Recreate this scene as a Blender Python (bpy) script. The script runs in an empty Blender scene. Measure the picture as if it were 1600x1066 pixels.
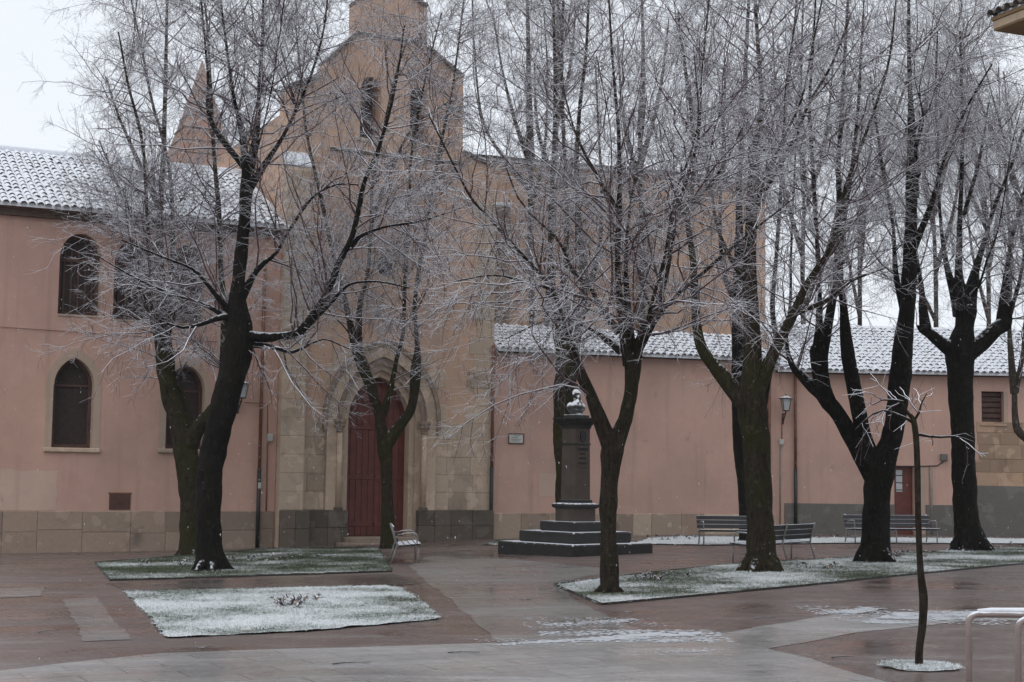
import bpy, bmesh, math, random
import numpy as np
from mathutils import Vector, Matrix, noise as mnoise
from mathutils.geometry import tessellate_polygon, delaunay_2d_cdt

random.seed(7)
rng = np.random.default_rng(11)
sc = bpy.context.scene
col = sc.collection

# ------------------------------------------------------------------ camera
F, CX, CY, HY = 2400.0, 800.0, 533.0, 745.0       # in pixels of the 1600 wide photograph
CAM_H = 1.75
TILT = math.atan((HY - CY) / F)
ROLL = 0.0135
RM = Matrix.Rotation(math.radians(90) + TILT, 4, 'X') @ Matrix.Rotation(ROLL, 4, 'Z')
cam = bpy.data.cameras.new('camera')
cam.sensor_width = 36.0
cam.lens = 36.0 * F / 1600.0
cam.clip_start = 0.1
cam.clip_end = 3000
cam_o = bpy.data.objects.new('camera', cam)
cam_o.matrix_world = Matrix.Translation((0, 0, CAM_H)) @ RM
col.objects.link(cam_o)
sc.camera = cam_o

# ------------------------------------------------------------------ world: closed overcast sky
w = bpy.data.worlds.new('World'); sc.world = w; w.use_nodes = True
nt = w.node_tree; nt.nodes.clear()
SUN_EL, SUN_ROT = math.radians(48), math.radians(200)
out = nt.nodes.new('ShaderNodeOutputWorld')
bg = nt.nodes.new('ShaderNodeBackground')
sky = nt.nodes.new('ShaderNodeTexSky'); sky.sky_type = 'NISHITA'; sky.sun_disc = False
sky.sun_elevation = SUN_EL; sky.sun_rotation = SUN_ROT; sky.dust_density = 4.0
mul = nt.nodes.new('ShaderNodeVectorMath'); mul.operation = 'SCALE'; mul.inputs['Scale'].default_value = 0.10
mix = nt.nodes.new('ShaderNodeMix'); mix.data_type = 'RGBA'; mix.inputs['Factor'].default_value = 0.88
mix.inputs['B'].default_value = (0.87, 0.91, 0.97, 1)      # the cloud layer
nt.links.new(sky.outputs[0], mul.inputs[0]); nt.links.new(mul.outputs[0], mix.inputs['A'])
nt.links.new(mix.outputs['Result'], bg.inputs[0]); bg.inputs[1].default_value = 1.0
nt.links.new(bg.outputs[0], out.inputs[0])
sun = bpy.data.lights.new('sun', 'SUN'); sun.energy = 0.5; sun.angle = math.radians(50); sun.color = (1, .97, .93)
sun_o = bpy.data.objects.new('sun', sun)
sd = Vector((math.sin(SUN_ROT) * math.cos(SUN_EL), math.cos(SUN_ROT) * math.cos(SUN_EL), math.sin(SUN_EL)))
sun_o.rotation_euler = sd.to_track_quat('Z', 'Y').to_euler()
sun_o.location = (0, -5, 30)
col.objects.link(sun_o)
sc.view_settings.view_transform = 'Standard'; sc.view_settings.look = 'None'
sc.view_settings.exposure = 0.20; sc.view_settings.gamma = 1.0; sc.view_settings.use_curve_mapping = False

# ------------------------------------------------------------------ pixels to places
CAMP = Vector((0, 0, CAM_H)); R3 = RM.to_3x3()
def ray(px, py):
    return R3 @ Vector(((px - CX) / F, -(py - CY) / F, -1.0))
def at_depth(px, py, Y):
    d = ray(px, py); return CAMP + d * (Y / d.y)
def gh(x, y):
    return (min(max(y, 0.0), 60.0) / 48.0) * (-0.36 + 0.33 * math.tanh((x + 4.0) / 9.0))
def ghv(x, y):
    return (np.clip(y, 0, 60) / 48.0) * (-0.36 + 0.33 * np.tanh((x + 4.0) / 9.0))
def ground(px, py):
    d = ray(px, py); z = 0.0
    for _ in range(30):
        t = (z - CAM_H) / d.z
        p = CAMP + d * t
        z = gh(p.x, p.y)
    return Vector((p.x, p.y, z))

# ------------------------------------------------------------------ objects
BASE = {}
def tag(o, label=None, cat=None, group=None, kind=None):
    if label: o['label'] = label
    if cat: o['category'] = cat
    if group: o['group'] = group
    if kind: o['kind'] = kind
    return o
def thing(name, label, cat, loc, group=None):
    o = bpy.data.objects.new(name, None); o.empty_display_size = 0.2
    col.objects.link(o); o.location = loc; BASE[o.name] = Vector(loc)
    return tag(o, label, cat, group)
def base_of(parent):
    return BASE[parent.name] if parent is not None else Vector((0, 0, 0))
def link(name, me, mat=None, parent=None, M=None, smooth=False):
    """M is a world matrix; without it the mesh is in world coordinates"""
    if mat is not None and not me.materials: me.materials.append(mat)
    o = bpy.data.objects.new(name, me); col.objects.link(o)
    b = base_of(parent)
    o.parent = parent
    o.matrix_basis = Matrix.Translation(-b) @ (M if M is not None else Matrix.Identity(4))
    BASE[o.name] = b if M is None else b
    if parent is not None and M is not None:
        BASE[o.name] = None
    elif parent is not None:
        BASE[o.name] = Vector((0, 0, 0))     # children of it keep world coordinates: its basis already shifts them
    else:
        BASE[o.name] = Vector((0, 0, 0))
    return o
def mesh(name, verts, faces, smooth=False):
    me = bpy.data.meshes.new(name)
    me.from_pydata([tuple(v) for v in verts], [], faces)
    if smooth: me.shade_smooth()
    me.update()
    return me
def fast_mesh(name, V, Q, smooth=True):
    """V (n,3) array, Q (m,4) quads or (m,3) triangles"""
    me = bpy.data.meshes.new(name)
    k = Q.shape[1]
    me.vertices.add(len(V)); me.vertices.foreach_set('co', np.ascontiguousarray(V, dtype=np.float32).ravel())
    me.loops.add(len(Q) * k); me.loops.foreach_set('vertex_index', np.ascontiguousarray(Q, dtype=np.int32).ravel())
    me.polygons.add(len(Q))
    me.polygons.foreach_set('loop_start', np.arange(0, len(Q) * k, k, dtype=np.int32))
    me.update(calc_edges=True)
    if smooth: me.shade_smooth()
    return me

class MB:
    def __init__(s): s.v = []; s.f = []
    def add(s, vs, fs):
        n = len(s.v); s.v += [Vector(v) for v in vs]; s.f += [tuple(i + n for i in f) for f in fs]
    def box(s, M, sx, sy, sz, c=0.0):
        """box centred on M with full sizes; c chamfers every edge ring at top and bottom"""
        hx, hy, hz = sx / 2, sy / 2, sz / 2
        if c <= 0:
            vs = [M @ Vector((x, y, z)) for z in (-hz, hz) for x, y in ((-hx, -hy), (hx, -hy), (hx, hy), (-hx, hy))]
            s.add(vs, [(3, 2, 1, 0), (4, 5, 6, 7), (0, 1, 5, 4), (1, 2, 6, 5), (2, 3, 7, 6), (3, 0, 4, 7)])
        else:
            def ring(ix, iy, z):
                return [M @ Vector((x, y, z)) for x, y in ((-ix + c, -iy), (ix - c, -iy), (ix, -iy + c), (ix, iy - c), (ix - c, iy), (-ix + c, iy), (-ix, iy - c), (-ix, -iy + c))]
            rs = ring(hx - c, hy - c, -hz) + ring(hx, hy, -hz + c) + ring(hx, hy, hz - c) + ring(hx - c, hy - c, hz)
            fs = [tuple(range(7, -1, -1)), tuple(range(24, 32))]
            for r in range(3):
                for i in range(8):
                    j = (i + 1) % 8; fs.append((r * 8 + i, r * 8 + j, r * 8 + 8 + j, r * 8 + 8 + i))
            s.add(rs, fs)
    def lathe(s, prof, M, n=16, rot=0.0, caps=True):
        vs = []; fs = []
        for r, z in prof:
            for i in range(n):
                a = rot + 2 * math.pi * i / n
                vs.append(M @ Vector((r * math.cos(a), r * math.sin(a), z)))
        for k in range(len(prof) - 1):
            for i in range(n):
                j = (i + 1) % n; fs.append((k * n + i, k * n + j, (k + 1) * n + j, (k + 1) * n + i))
        if caps:
            fs.append(tuple(range(n - 1, -1, -1))); fs.append(tuple((len(prof) - 1) * n + i for i in range(n)))
        s.add(vs, fs)
    def tube(s, pts, rad, n=8, caps=True):
        pts = [Vector(p) for p in pts]; m = len(pts)
        rad = rad if isinstance(rad, (list, tuple)) else [rad] * m
        ref = None; vs = []; fs = []
        for i, p in enumerate(pts):
            t = (pts[min(i + 1, m - 1)] - pts[max(i - 1, 0)]).normalized()
            if ref is None:
                ref = Vector((0, 0, 1)) if abs(t.z) < .9 else Vector((1, 0, 0))
            a = (ref - t * ref.dot(t)).normalized(); ref = a; b = t.cross(a)
            for k in range(n):
                q = 2 * math.pi * k / n
                vs.append(p + (a * math.cos(q) + b * math.sin(q)) * rad[i])
        for i in range(m - 1):
            for k in range(n):
                j = (k + 1) % n; fs.append((i * n + k, i * n + j, (i + 1) * n + j, (i + 1) * n + k))
        if caps:
            fs.append(tuple(range(n - 1, -1, -1))); fs.append(tuple((m - 1) * n + k for k in range(n)))
        s.add(vs, fs)
    def build(s, name, mat, parent=None, smooth=False, M=None, autosmooth=False):
        me = mesh(name, s.v, s.f, smooth)
        return link(name, me, mat, parent, M)

# ------------------------------------------------------------------ materials
def newmat(name):
    m = bpy.data.materials.new(name); m.use_nodes = True
    n = m.node_tree; b = n.nodes['Principled BSDF']
    return m, n, b
def N(n, t, **kw):
    x = n.nodes.new(t)
    for k, v in kw.items():
        if k in x.inputs: x.inputs[k].default_value = v
        else: setattr(x, k, v)
    return x
def pos(n, scale=(1, 1, 1)):
    g = n.nodes.new('ShaderNodeNewGeometry'); mp = n.nodes.new('ShaderNodeMapping')
    mp.inputs['Scale'].default_value = scale
    n.links.new(g.outputs['Position'], mp.inputs[0]); return mp.outputs[0]
def noise(n, vec, scale, detail=4, rough=.55):
    t = n.nodes.new('ShaderNodeTexNoise'); t.inputs['Scale'].default_value = scale
    t.inputs['Detail'].default_value = detail; t.inputs['Roughness'].default_value = rough
    n.links.new(vec, t.inputs['Vector']); return t.outputs['Fac']
def ramp(n, fac, *stops):
    r = n.nodes.new('ShaderNodeValToRGB'); e = r.color_ramp.elements
    while len(e) < len(stops): e.new(0.5)
    for el, (p, c) in zip(e, stops):
        el.position = p; el.color = c if len(c) == 4 else (*c, 1)
    n.links.new(fac, r.inputs[0]); return r.outputs[0]
def step(n, fac, a, b):
    m = n.nodes.new('ShaderNodeMapRange'); m.interpolation_type = 'SMOOTHSTEP'
    m.inputs['From Min'].default_value = a; m.inputs['From Max'].default_value = b
    n.links.new(fac, m.inputs[0]); return m.outputs[0]
def mixc(n, fac, a, b, mode='MIX'):
    m = n.nodes.new('ShaderNodeMix'); m.data_type = 'RGBA'; m.blend_type = mode
    for sock, v in (('Factor', fac), ('A', a), ('B', b)):
        if isinstance(v, bpy.types.NodeSocket): n.links.new(v, m.inputs[sock])
        elif sock == 'Factor': m.inputs[sock].default_value = v
        else: m.inputs[sock].default_value = (*v, 1) if len(v) == 3 else v
    return m.outputs['Result']
def math_(n, op, a, b):
    m = n.nodes.new('ShaderNodeMath'); m.operation = op
    for i, v in enumerate((a, b)):
        if isinstance(v, bpy.types.NodeSocket): n.links.new(v, m.inputs[i])
        else: m.inputs[i].default_value = v
    return m.outputs[0]
def bump(n, b, h, strength=.3, dist=.02):
    u = n.nodes.new('ShaderNodeBump'); u.inputs['Strength'].default_value = strength; u.inputs['Distance'].default_value = dist
    n.links.new(h, u.inputs['Height']); n.links.new(u.outputs[0], b.inputs['Normal'])
def normal_z(n):
    g = n.nodes.new('ShaderNodeNewGeometry'); x = n.nodes.new('ShaderNodeSeparateXYZ')
    n.links.new(g.outputs['Normal'], x.inputs[0]); return x.outputs['Z']
SNOW = (.80, .83, .88)

def mat_simple(name, c, rough=.6, metal=0.0, var=.25, scale=6, snow=None, bumpy=.0):
    """colour with uneven tone; snow = (from, to) of the upward normal where fresh snow lies"""
    m, n, b = newmat(name); p = pos(n)
    f = noise(n, p, scale, 5)
    c0 = tuple(x * (1 - var) for x in c); c1 = tuple(min(1, x * (1 + var)) for x in c)
    colr = ramp(n, f, (.3, c0), (.7, c1))
    if snow:
        s = math_(n, 'ADD', normal_z(n), math_(n, 'MULTIPLY', math_(n, 'SUBTRACT', noise(n, p, 9, 3), .5), .8))
        colr = mixc(n, step(n, s, *snow), colr, SNOW)
    n.links.new(colr, b.inputs['Base Color'])
    b.inputs['Roughness'].default_value = rough; b.inputs['Metallic'].default_value = metal
    if bumpy: bump(n, b, noise(n, p, scale * 6, 4), bumpy)
    return m

def mat_plaster(name, c, stain=.5):
    m, n, b = newmat(name); p = pos(n)
    big = noise(n, p, .35, 5, .6); fine = noise(n, p, 5, 6, .65)
    streak = noise(n, pos(n, (2.2, 2.2, .12)), 1.6, 4)
    a = ramp(n, big, (.32, (c[0] * .82, c[1] * .83, c[2] * .85)), (.68, (c[0] * 1.1, c[1] * 1.08, c[2] * 1.05)))
    a = mixc(n, math_(n, 'MULTIPLY', step(n, fine, .5, .75), .22), a, (c[0] * .75, c[1] * .78, c[2] * .8))
    a = mixc(n, math_(n, 'MULTIPLY', step(n, streak, .52, .78), stain), a, (c[0] * .62, c[1] * .66, c[2] * .68))
    pat = noise(n, p, .8, 2, .5); spot = noise(n, pos(n, (1, 1, .6)), 2.6, 6, .75)
    a = mixc(n, math_(n, 'MULTIPLY', step(n, pat, .57, .60), .16), a, (c[0] * 1.1, c[1] * 1.15, c[2] * 1.2))
    a = mixc(n, math_(n, 'MULTIPLY', step(n, spot, .60, .72), .45), a, (c[0] * .5, c[1] * .55, c[2] * .6))
    n.links.new(a, b.inputs['Base Color']); b.inputs['Roughness'].default_value = .9; b.inputs['Specular IOR Level'].default_value = .2
    bump(n, b, math_(n, 'ADD', fine, spot), .35, .02)
    return m

def mat_stone(name, c, var=.3, dark=(.05, .045, .04), damp=.5, scale=1.0):
    m, n, b = newmat(name); p = pos(n)
    oi = n.nodes.new('ShaderNodeObjectInfo')
    big = noise(n, p, .9 * scale, 5, .6); fine = noise(n, p, 9 * scale, 6, .7)
    a = ramp(n, oi.outputs['Random'], (.0, tuple(x * (1 - var) for x in c)), (.5, c), (1., (c[0] * (1 + var * .5), c[1] * (1 + var * .35), c[2] * (1 + var * .2))))
    a = mixc(n, math_(n, 'MULTIPLY', step(n, fine, .45, .75), .35), a, tuple(x * .62 for x in c))
    a = mixc(n, math_(n, 'MULTIPLY', step(n, big, .52, .72), damp), a, dark)
    pat = noise(n, p, 2.3 * scale, 3, .5)
    a = mixc(n, math_(n, 'MULTIPLY', step(n, pat, .58, .62), .45), a, tuple(min(1, x * 1.35 + .02) for x in c))
    n.links.new(a, b.inputs['Base Color']); b.inputs['Roughness'].default_value = .85; b.inputs['Specular IOR Level'].default_value = .2
    bump(n, b, fine, .6, .03)
    return m

def mat_bark(name, c, moss=0.0):
    m, n, b = newmat(name); p = pos(n)
    fis = noise(n, pos(n, (1, 1, .22)), 22, 6, .7); big = noise(n, p, 1.4, 4)
    a = ramp(n, fis, (.35, tuple(x * .45 for x in c)), (.62, tuple(x * 1.5 for x in c)))
    if moss: a = mixc(n, math_(n, 'MULTIPLY', step(n, big, .4, .65), moss), a, (.038, .04, .013))
    lich = noise(n, p, 6.5, 5, .7)
    a = mixc(n, math_(n, 'MULTIPLY', step(n, lich, .56, .66), .5), a, (c[0] * 2.6 + .012, c[1] * 2.7 + .012, c[2] * 2.6 + .008))
    s = math_(n, 'ADD', normal_z(n), math_(n, 'MULTIPLY', math_(n, 'SUBTRACT', noise(n, p, 14, 3), .5), 1.1))
    a = mixc(n, step(n, s, .57, .82), a, SNOW)
    n.links.new(a, b.inputs['Base Color']); b.inputs['Roughness'].default_value = .8; b.inputs['Specular IOR Level'].default_value = .12
    bump(n, b, math_(n, 'ADD', fis, math_(n, 'MULTIPLY', lich, .8)), 1.0, .10)
    return m
def mat_twig(name, c, lo, hi):
    m, n, b = newmat(name); p = pos(n)
    s = math_(n, 'ADD', normal_z(n), math_(n, 'MULTIPLY', math_(n, 'SUBTRACT', noise(n, p, 7, 3), .5), 1.0))
    a = mixc(n, step(n, s, lo, hi), c, SNOW)
    n.links.new(a, b.inputs['Base Color']); b.inputs['Roughness'].default_value = .8; b.inputs['Specular IOR Level'].default_value = .15
    return m

def mat_paving(name, c1, c2, mortar, bw, bh, rough=(.18, .6), wet=.5, angle=26, slush=0.0):
    """wet paving; joints as fine relief and colour"""
    m, n, b = newmat(name); p = pos(n)
    mp = n.nodes.new('ShaderNodeMapping'); mp.inputs['Rotation'].default_value = (0, 0, -math.radians(angle)); n.links.new(p, mp.inputs[0])
    br = n.nodes.new('ShaderNodeTexBrick'); n.links.new(mp.outputs[0], br.inputs['Vector'])
    br.inputs['Color1'].default_value = (*c1, 1); br.inputs['Color2'].default_value = (*c2, 1); br.inputs['Mortar'].default_value = (*mortar, 1)
    br.inputs['Scale'].default_value = 1.0; br.inputs['Brick Width'].default_value = bw; br.inputs['Row Height'].default_value = bh
    br.inputs['Mortar Size'].default_value = .012; br.inputs['Bias'].default_value = 0.0
    big = noise(n, p, .22, 5, .6); mid = noise(n, p, 1.3, 5, .6); fine = noise(n, p, 11, 5, .7)
    a = mixc(n, math_(n, 'MULTIPLY', step(n, mid, .42, .7), .45), br.outputs['Color'], tuple(x * .5 for x in c1))
    a = mixc(n, math_(n, 'MULTIPLY', step(n, fine, .52, .72), .35), a, tuple(min(1, x * 1.7 + .03) for x in c2))
    if slush:
        sl = math_(n, 'ADD', noise(n, pos(n, (.35, 1.6, 1)), 1.1, 6, .7), math_(n, 'MULTIPLY', fine, .25))
        a = mixc(n, math_(n, 'MULTIPLY', step(n, sl, .62, .82), slush), a, (.6, .62, .65))
    n.links.new(a, b.inputs['Base Color'])
    r = n.nodes.new('ShaderNodeMapRange'); r.inputs['From Min'].default_value = .38; r.inputs['From Max'].default_value = .62
    r.inputs['To Min'].default_value = rough[0]; r.inputs['To Max'].default_value = rough[1]
    n.links.new(math_(n, 'ADD', math_(n, 'MULTIPLY', big, .7), math_(n, 'MULTIPLY', mid, .3)), r.inputs[0])
    n.links.new(r.outputs[0], b.inputs['Roughness'])
    h = math_(n, 'ADD', math_(n, 'MULTIPLY', br.outputs['Fac'], -.5), fine)
    bump(n, b, h, .16, .006)
    return m

def mat_lawn(name, lo, hi):
    m, n, b = newmat(name); p = pos(n)
    f = math_(n, 'ADD', math_(n, 'MULTIPLY', noise(n, p, .5, 4, .6), .6), math_(n, 'MULTIPLY', noise(n, p, 13, 5, .75), .5))
    g = ramp(n, noise(n, p, 3, 4), (.3, (.022, .035, .014)), (.7, (.055, .075, .03)))
    a = mixc(n, step(n, f, lo, hi), g, (.64, .67, .68))
    n.links.new(a, b.inputs['Base Color']); b.inputs['Roughness'].default_value = .9
    bump(n, b, noise(n, p, 30, 4), .5, .02)
    return m

PINK = (.515, .335, .275)
M = {}
M['pink'] = mat_plaster('pink_plaster', PINK)
M['pink_right'] = mat_plaster('pale_pink_plaster', (.52, .345, .285))
M['nave'] = mat_plaster('orange_plaster', (.54, .365, .265))
M['facade'] = mat_plaster('stained_facade_plaster', (.52, .36, .27), .6)
M['cream'] = mat_plaster('cream_plaster', (.42, .325, .26))
M['patch'] = mat_plaster('pale_patch_plaster', (.53, .39, .32))
M['stone'] = mat_stone('ashlar_stone', (.46, .37, .29), .24, damp=.3)
M['stone_warm'] = mat_stone('warm_ashlar', (.40, .285, .205), .3, damp=.35)
M['plinth'] = mat_stone('plinth_stone', (.30, .235, .19), .22, damp=.6)
M['wet_stone'] = mat_stone('wet_plinth_stone', (.13, .11, .09), .3, dark=(.03, .028, .025), damp=.6)
M['cement'] = mat_stone('grey_render', (.15, .145, .135), .12, dark=(.07, .07, .07), damp=.5)
M['coping'] = mat_simple('weathered_coping', (.14, .12, .10), .85, var=.5, scale=3, snow=(.55, .8))
M['wood_red'] = mat_simple('red_brown_door_paint', (.115, .028, .02), .5, var=.3, scale=4)
M['wood_brown'] = mat_simple('brown_window_wood', (.075, .035, .025), .6, var=.35, scale=5)
M['pane'] = mat_simple('leaded_pane_and_recess_shade', (.026, .014, .012), .65, var=.4, scale=8)
M['rust'] = mat_simple('copper_brown_pipe', (.17, .07, .045), .45, var=.3, scale=5)
M['black_iron'] = mat_simple('black_iron', (.018, .018, .019), .45, var=.3, scale=8)
M['grey_pipe'] = mat_simple('grey_conduit', (.22, .19, .17), .6)
M['box_grey'] = mat_simple('pale_junction_box', (.42, .42, .40), .5, var=.1)
def mat_tile(name, c):
    m, n, b = newmat(name); p = pos(n); oi = n.nodes.new('ShaderNodeObjectInfo')
    a = ramp(n, noise(n, p, 5, 4), (.3, tuple(x * .6 for x in c)), (.7, tuple(x * 1.4 for x in c)))
    s = math_(n, 'ADD', normal_z(n), math_(n, 'MULTIPLY', math_(n, 'SUBTRACT', noise(n, p, 1.1, 4, .7), .5), 1.3))
    s = math_(n, 'ADD', s, math_(n, 'MULTIPLY', math_(n, 'SUBTRACT', oi.outputs['Random'], .5), .45))
    a = mixc(n, step(n, s, -.05, .35), a, SNOW)
    n.links.new(a, b.inputs['Base Color']); b.inputs['Roughness'].default_value = .9
    return m
M['tile'] = mat_tile('clay_tile_under_snow', (.14, .11, .095))
M['tile_dark'] = mat_simple('mossy_clay_tile', (.12, .105, .095), .85, var=.45, scale=6, snow=(.72, .95))
M['roof_snow'] = mat_simple('snow_sheet_on_roof', (.76, .79, .84), .8, var=.05, scale=3, bumpy=.3)
M['roof_board'] = mat_simple('eave_board', (.09, .06, .045), .8, var=.3)
M['mon_stone'] = mat_simple('brown_monument_stone', (.062, .046, .037), .8, var=.25, scale=3, snow=(.8, .97), bumpy=.25)
M['mon_dark'] = mat_simple('dark_wet_granite', (.014, .013, .012), .7, var=.4, scale=5, snow=(.75, .97), bumpy=.2)
M['bronze'] = mat_simple('dark_bronze_under_snow', (.03, .03, .03), .4, var=.3, scale=8, snow=(-.02, .38))
M['letter'] = mat_simple('black_letter_metal', (.008, .008, .008), .5)
M['slat'] = mat_simple('dark_bench_slat', (.022, .02, .024), .55, var=.3, snow=(.45, .75))
M['bench_metal'] = mat_simple('grey_bench_metal', (.20, .19, .18), .45, var=.2, snow=(.6, .9))
M['rack'] = mat_simple('brown_grey_rack_steel', (.25, .20, .185), .35, var=.12, snow=(.45, .7))
M['marble'] = mat_simple('pale_plaque_marble', (.48, .48, .46), .5, var=.12)
M['glass'] = mat_simple('frosted_lantern_glass', (.45, .47, .48), .25, var=.1)
M['snow'] = mat_simple('fresh_snow', SNOW, .8, var=.06, scale=6, bumpy=.4)
M['slush'] = mat_simple('grey_slush', (.50, .52, .55), .5, var=.2, scale=5)
M['edging'] = mat_simple('dark_steel_edging', (.02, .018, .016), .6, var=.3)
M['leaf'] = mat_simple('withered_dark_leaf', (.05, .035, .03), .7, var=.6, scale=20, snow=(.55, .85))
M['petal'] = mat_simple('rust_orange_leaf', (.28, .10, .04), .7, var=.5, scale=20, snow=(.75, .95))
M['bark_black'] = mat_bark('wet_black_bark', (.014, .012, .011), .1)
M['bark_brown'] = mat_bark('wet_brown_bark', (.036, .028, .022), .3)
M['bark_moss'] = mat_bark('mossy_bark', (.038, .03, .021), .7)
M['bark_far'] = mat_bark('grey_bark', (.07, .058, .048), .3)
M['twig'] = mat_twig('snowy_twig', (.105, .068, .073), .18, .68)
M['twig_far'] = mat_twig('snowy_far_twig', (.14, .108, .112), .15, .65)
M['red_paving'] = mat_paving('wet_red_brick_paving', (.145, .104, .092), (.18, .13, .116), (.09, .072, .065), .22, .11, rough=(.12, .58), slush=.14)
M['grey_paving'] = mat_paving('wet_grey_paving', (.30, .29, .283), (.35, .338, .33), (.21, .2, .195), .9, .45, rough=(.1, .5), slush=.3)
M['grey_mid'] = mat_paving('soaked_grey_paving', (.21, .195, .186), (.25, .233, .223), (.14, .128, .12), .9, .45, rough=(.09, .5), slush=.15)
M['grey_dark'] = mat_paving('wet_brown_flagstones', (.10, .086, .078), (.13, .115, .105), (.06, .05, .045), .9, .5, rough=(.08, .4))
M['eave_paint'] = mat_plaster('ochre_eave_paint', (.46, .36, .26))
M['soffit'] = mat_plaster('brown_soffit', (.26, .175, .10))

# ================================================================== GROUND
def struct(o): return tag(o, kind='structure')
def axis(lo, a, b, hi, st):
    left = [lo, (lo + a) / 2] if lo < a else []
    return np.concatenate([left, np.arange(a, b + .01, st), [(b + hi) / 2, hi]])
xs = axis(-600, -34, 34, 600, .5); ys = axis(-60, 2, 62, 900, .5)
GX, GY = np.meshgrid(xs, ys); GZ = ghv(GX, GY)
V = np.stack([GX.ravel(), GY.ravel(), GZ.ravel()], 1)
nx, ny = len(xs), len(ys)
ii, jj = np.meshgrid(np.arange(nx - 1), np.arange(ny - 1)); k = (jj * nx + ii).ravel()
struct(link('ground', fast_mesh('ground', V, np.stack([k, k + 1, k + 1 + nx, k + nx], 1)), M['red_paving']))

def inside(poly, X, Y):
    c = np.zeros(X.shape, bool); n = len(poly)
    for i in range(n):
        x0, y0 = poly[i]; x1, y1 = poly[(i + 1) % n]
        if y0 == y1: continue
        t = ((y0 > Y) != (y1 > Y)) & (X < (x1 - x0) * (Y - y0) / (y1 - y0) + x0)
        c ^= t
    return c
def densify(poly, st, jit=0.0):
    o = []
    for i, a in enumerate(poly):
        b = poly[(i + 1) % len(poly)]; a = Vector(a); b = Vector(b); d = (b - a).length; n = max(1, int(d / st))
        nrm = Vector((-(b - a).y, (b - a).x)).normalized() if d > 0 else Vector((0, 0))
        for q in range(n):
            v3 = Vector((a.x + (b.x - a.x) * q / n, a.y + (b.y - a.y) * q / n, 3.3)); j = jit * ((.6 * mnoise.noise(v3 * 1.1) + mnoise.noise(v3 * 6.3)) if q else 0)
            o.append(tuple(a + (b - a) * q / n + nrm * j))
    return o
def sheet(name, poly, dz, mat, st=.5, jit=0.0, relief=None):
    """a sheet over the ground inside a plan polygon"""
    bd = densify(poly, st, jit)
    P = np.array(bd)
    gx, gy = np.meshgrid(np.arange(P[:, 0].min(), P[:, 0].max(), st), np.arange(P[:, 1].min(), P[:, 1].max(), st))
    gx = gx.ravel(); gy = gy.ravel(); k = inside(bd, gx, gy)
    pts = [Vector(p) for p in bd] + [Vector((x, y)) for x, y in zip(gx[k], gy[k])]
    nb = len(bd)
    r = delaunay_2d_cdt(pts, [(i, (i + 1) % nb) for i in range(nb)], [], 1, 1e-4)
    vs = [(v.x, v.y, gh(v.x, v.y) + dz + (relief(v.x, v.y) if relief else 0)) for v in r[0]]
    me = mesh(name, vs, [tuple(f) for f in r[2]], True)
    if len(me.polygons) and me.polygons[0].normal.z < 0: me.flip_normals()
    me.materials.append(mat)
    return me, bd
def gp(*pix): return [(ground(x, y).x, ground(x, y).y) for x, y in pix]

me, _ = sheet('pathway', gp((-30, 1052), (165, 1030), (250, 1021), (500, 1013), (778, 1005), (1000, 996), (1110, 992), (1300, 962), (1630, 948), (1630, 968), (1500, 972), (1330, 990), (1200, 1014), (1290, 1038), (1420, 1075), (1300, 1200), (800, 1200), (100, 1200)), .004, M['grey_paving'], .4, .09)
struct(link('pathway', me))
me, _ = sheet('church_path', gp((778, 1004.4), (715, 948), (662, 905), (640, 884), (668, 868), (720, 862), (772, 872), (905, 884), (960, 890), (872, 912), (900, 940), (1000, 984), (1000, 995.4)), .004, M['grey_mid'], .5, .10)
struct(link('church_path', me))
me, _ = sheet('wet_path', gp((195, 923), (168, 912), (615, 897), (640, 903), (660, 912), (625, 915)), .005, M['grey_dark'])
struct(link('wet_path', me))
me, _ = sheet('slab_strip', gp((98, 937), (150, 933), (205, 1000), (130, 1003)), .006, M['grey_mid'], .3, .05)
struct(link('slab_strip', me))
me, _ = sheet('flagstone_strip', gp((-30, 921), (72, 918), (62, 932), (-30, 936)), .006, M['grey_mid'], .3, .05)
struct(link('flagstone_strip', me))

# snow slush lying on the paving in streaks: flecks that thin out towards the edge
def slush(name, pix, label, n, big=.05):
    n = int(n * 1.15)
    poly = gp(*pix); B = np.array(poly); c = B.mean(0)
    x = rng.uniform(B[:, 0].min() - .2, B[:, 0].max() + .2, n * 6); y = rng.uniform(B[:, 1].min() - .2, B[:, 1].max() + .2, n * 6)
    k = inside(poly, x, y) | (rng.random(n * 6) < .10)
    nz = np.array([mnoise.noise(Vector((a * 1.2, b * 2.5, 7))) for a, b in zip(x, y)]) if n < 6000 else np.zeros(n * 6)
    k &= nz > rng.uniform(-.5, .45, n * 6)
    x = x[k][:n]; y = y[k][:n]; m = len(x)
    r = rng.uniform(.006, big * .55, m); S = 6
    ang = (np.arange(S) / S * math.tau)[None] + rng.uniform(0, 6, m)[:, None]; rr = r[:, None] * rng.uniform(.6, 1.2, (m, S))
    vx = x[:, None] + np.cos(ang) * rr * 1.6; vy = y[:, None] + np.sin(ang) * rr; vz = ghv(vx, vy) + .010
    top = np.stack([x, y, ghv(x, y) + .010 + r * .2], 1)
    V = np.concatenate([np.stack([vx, vy, vz], 2).reshape(-1, 3), top])
    i0 = np.arange(m)[:, None] * S; kk = np.arange(S)[None]
    T = np.stack([i0 + kk, i0 + (kk + 1) % S, np.broadcast_to(m * S + np.arange(m)[:, None], (m, S))], -1).reshape(-1, 3)
    tag(link(name, fast_mesh(name, V, T), M['slush']), label, 'snow', None, 'stuff')
slush('snow_streak', ((870, 1002), (960, 995), (1040, 988), (1098, 989), (1085, 995), (1000, 999), (930, 1002)), 'bright streak of slush where the church path meets the grey pathway', 2600, .05)
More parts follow.
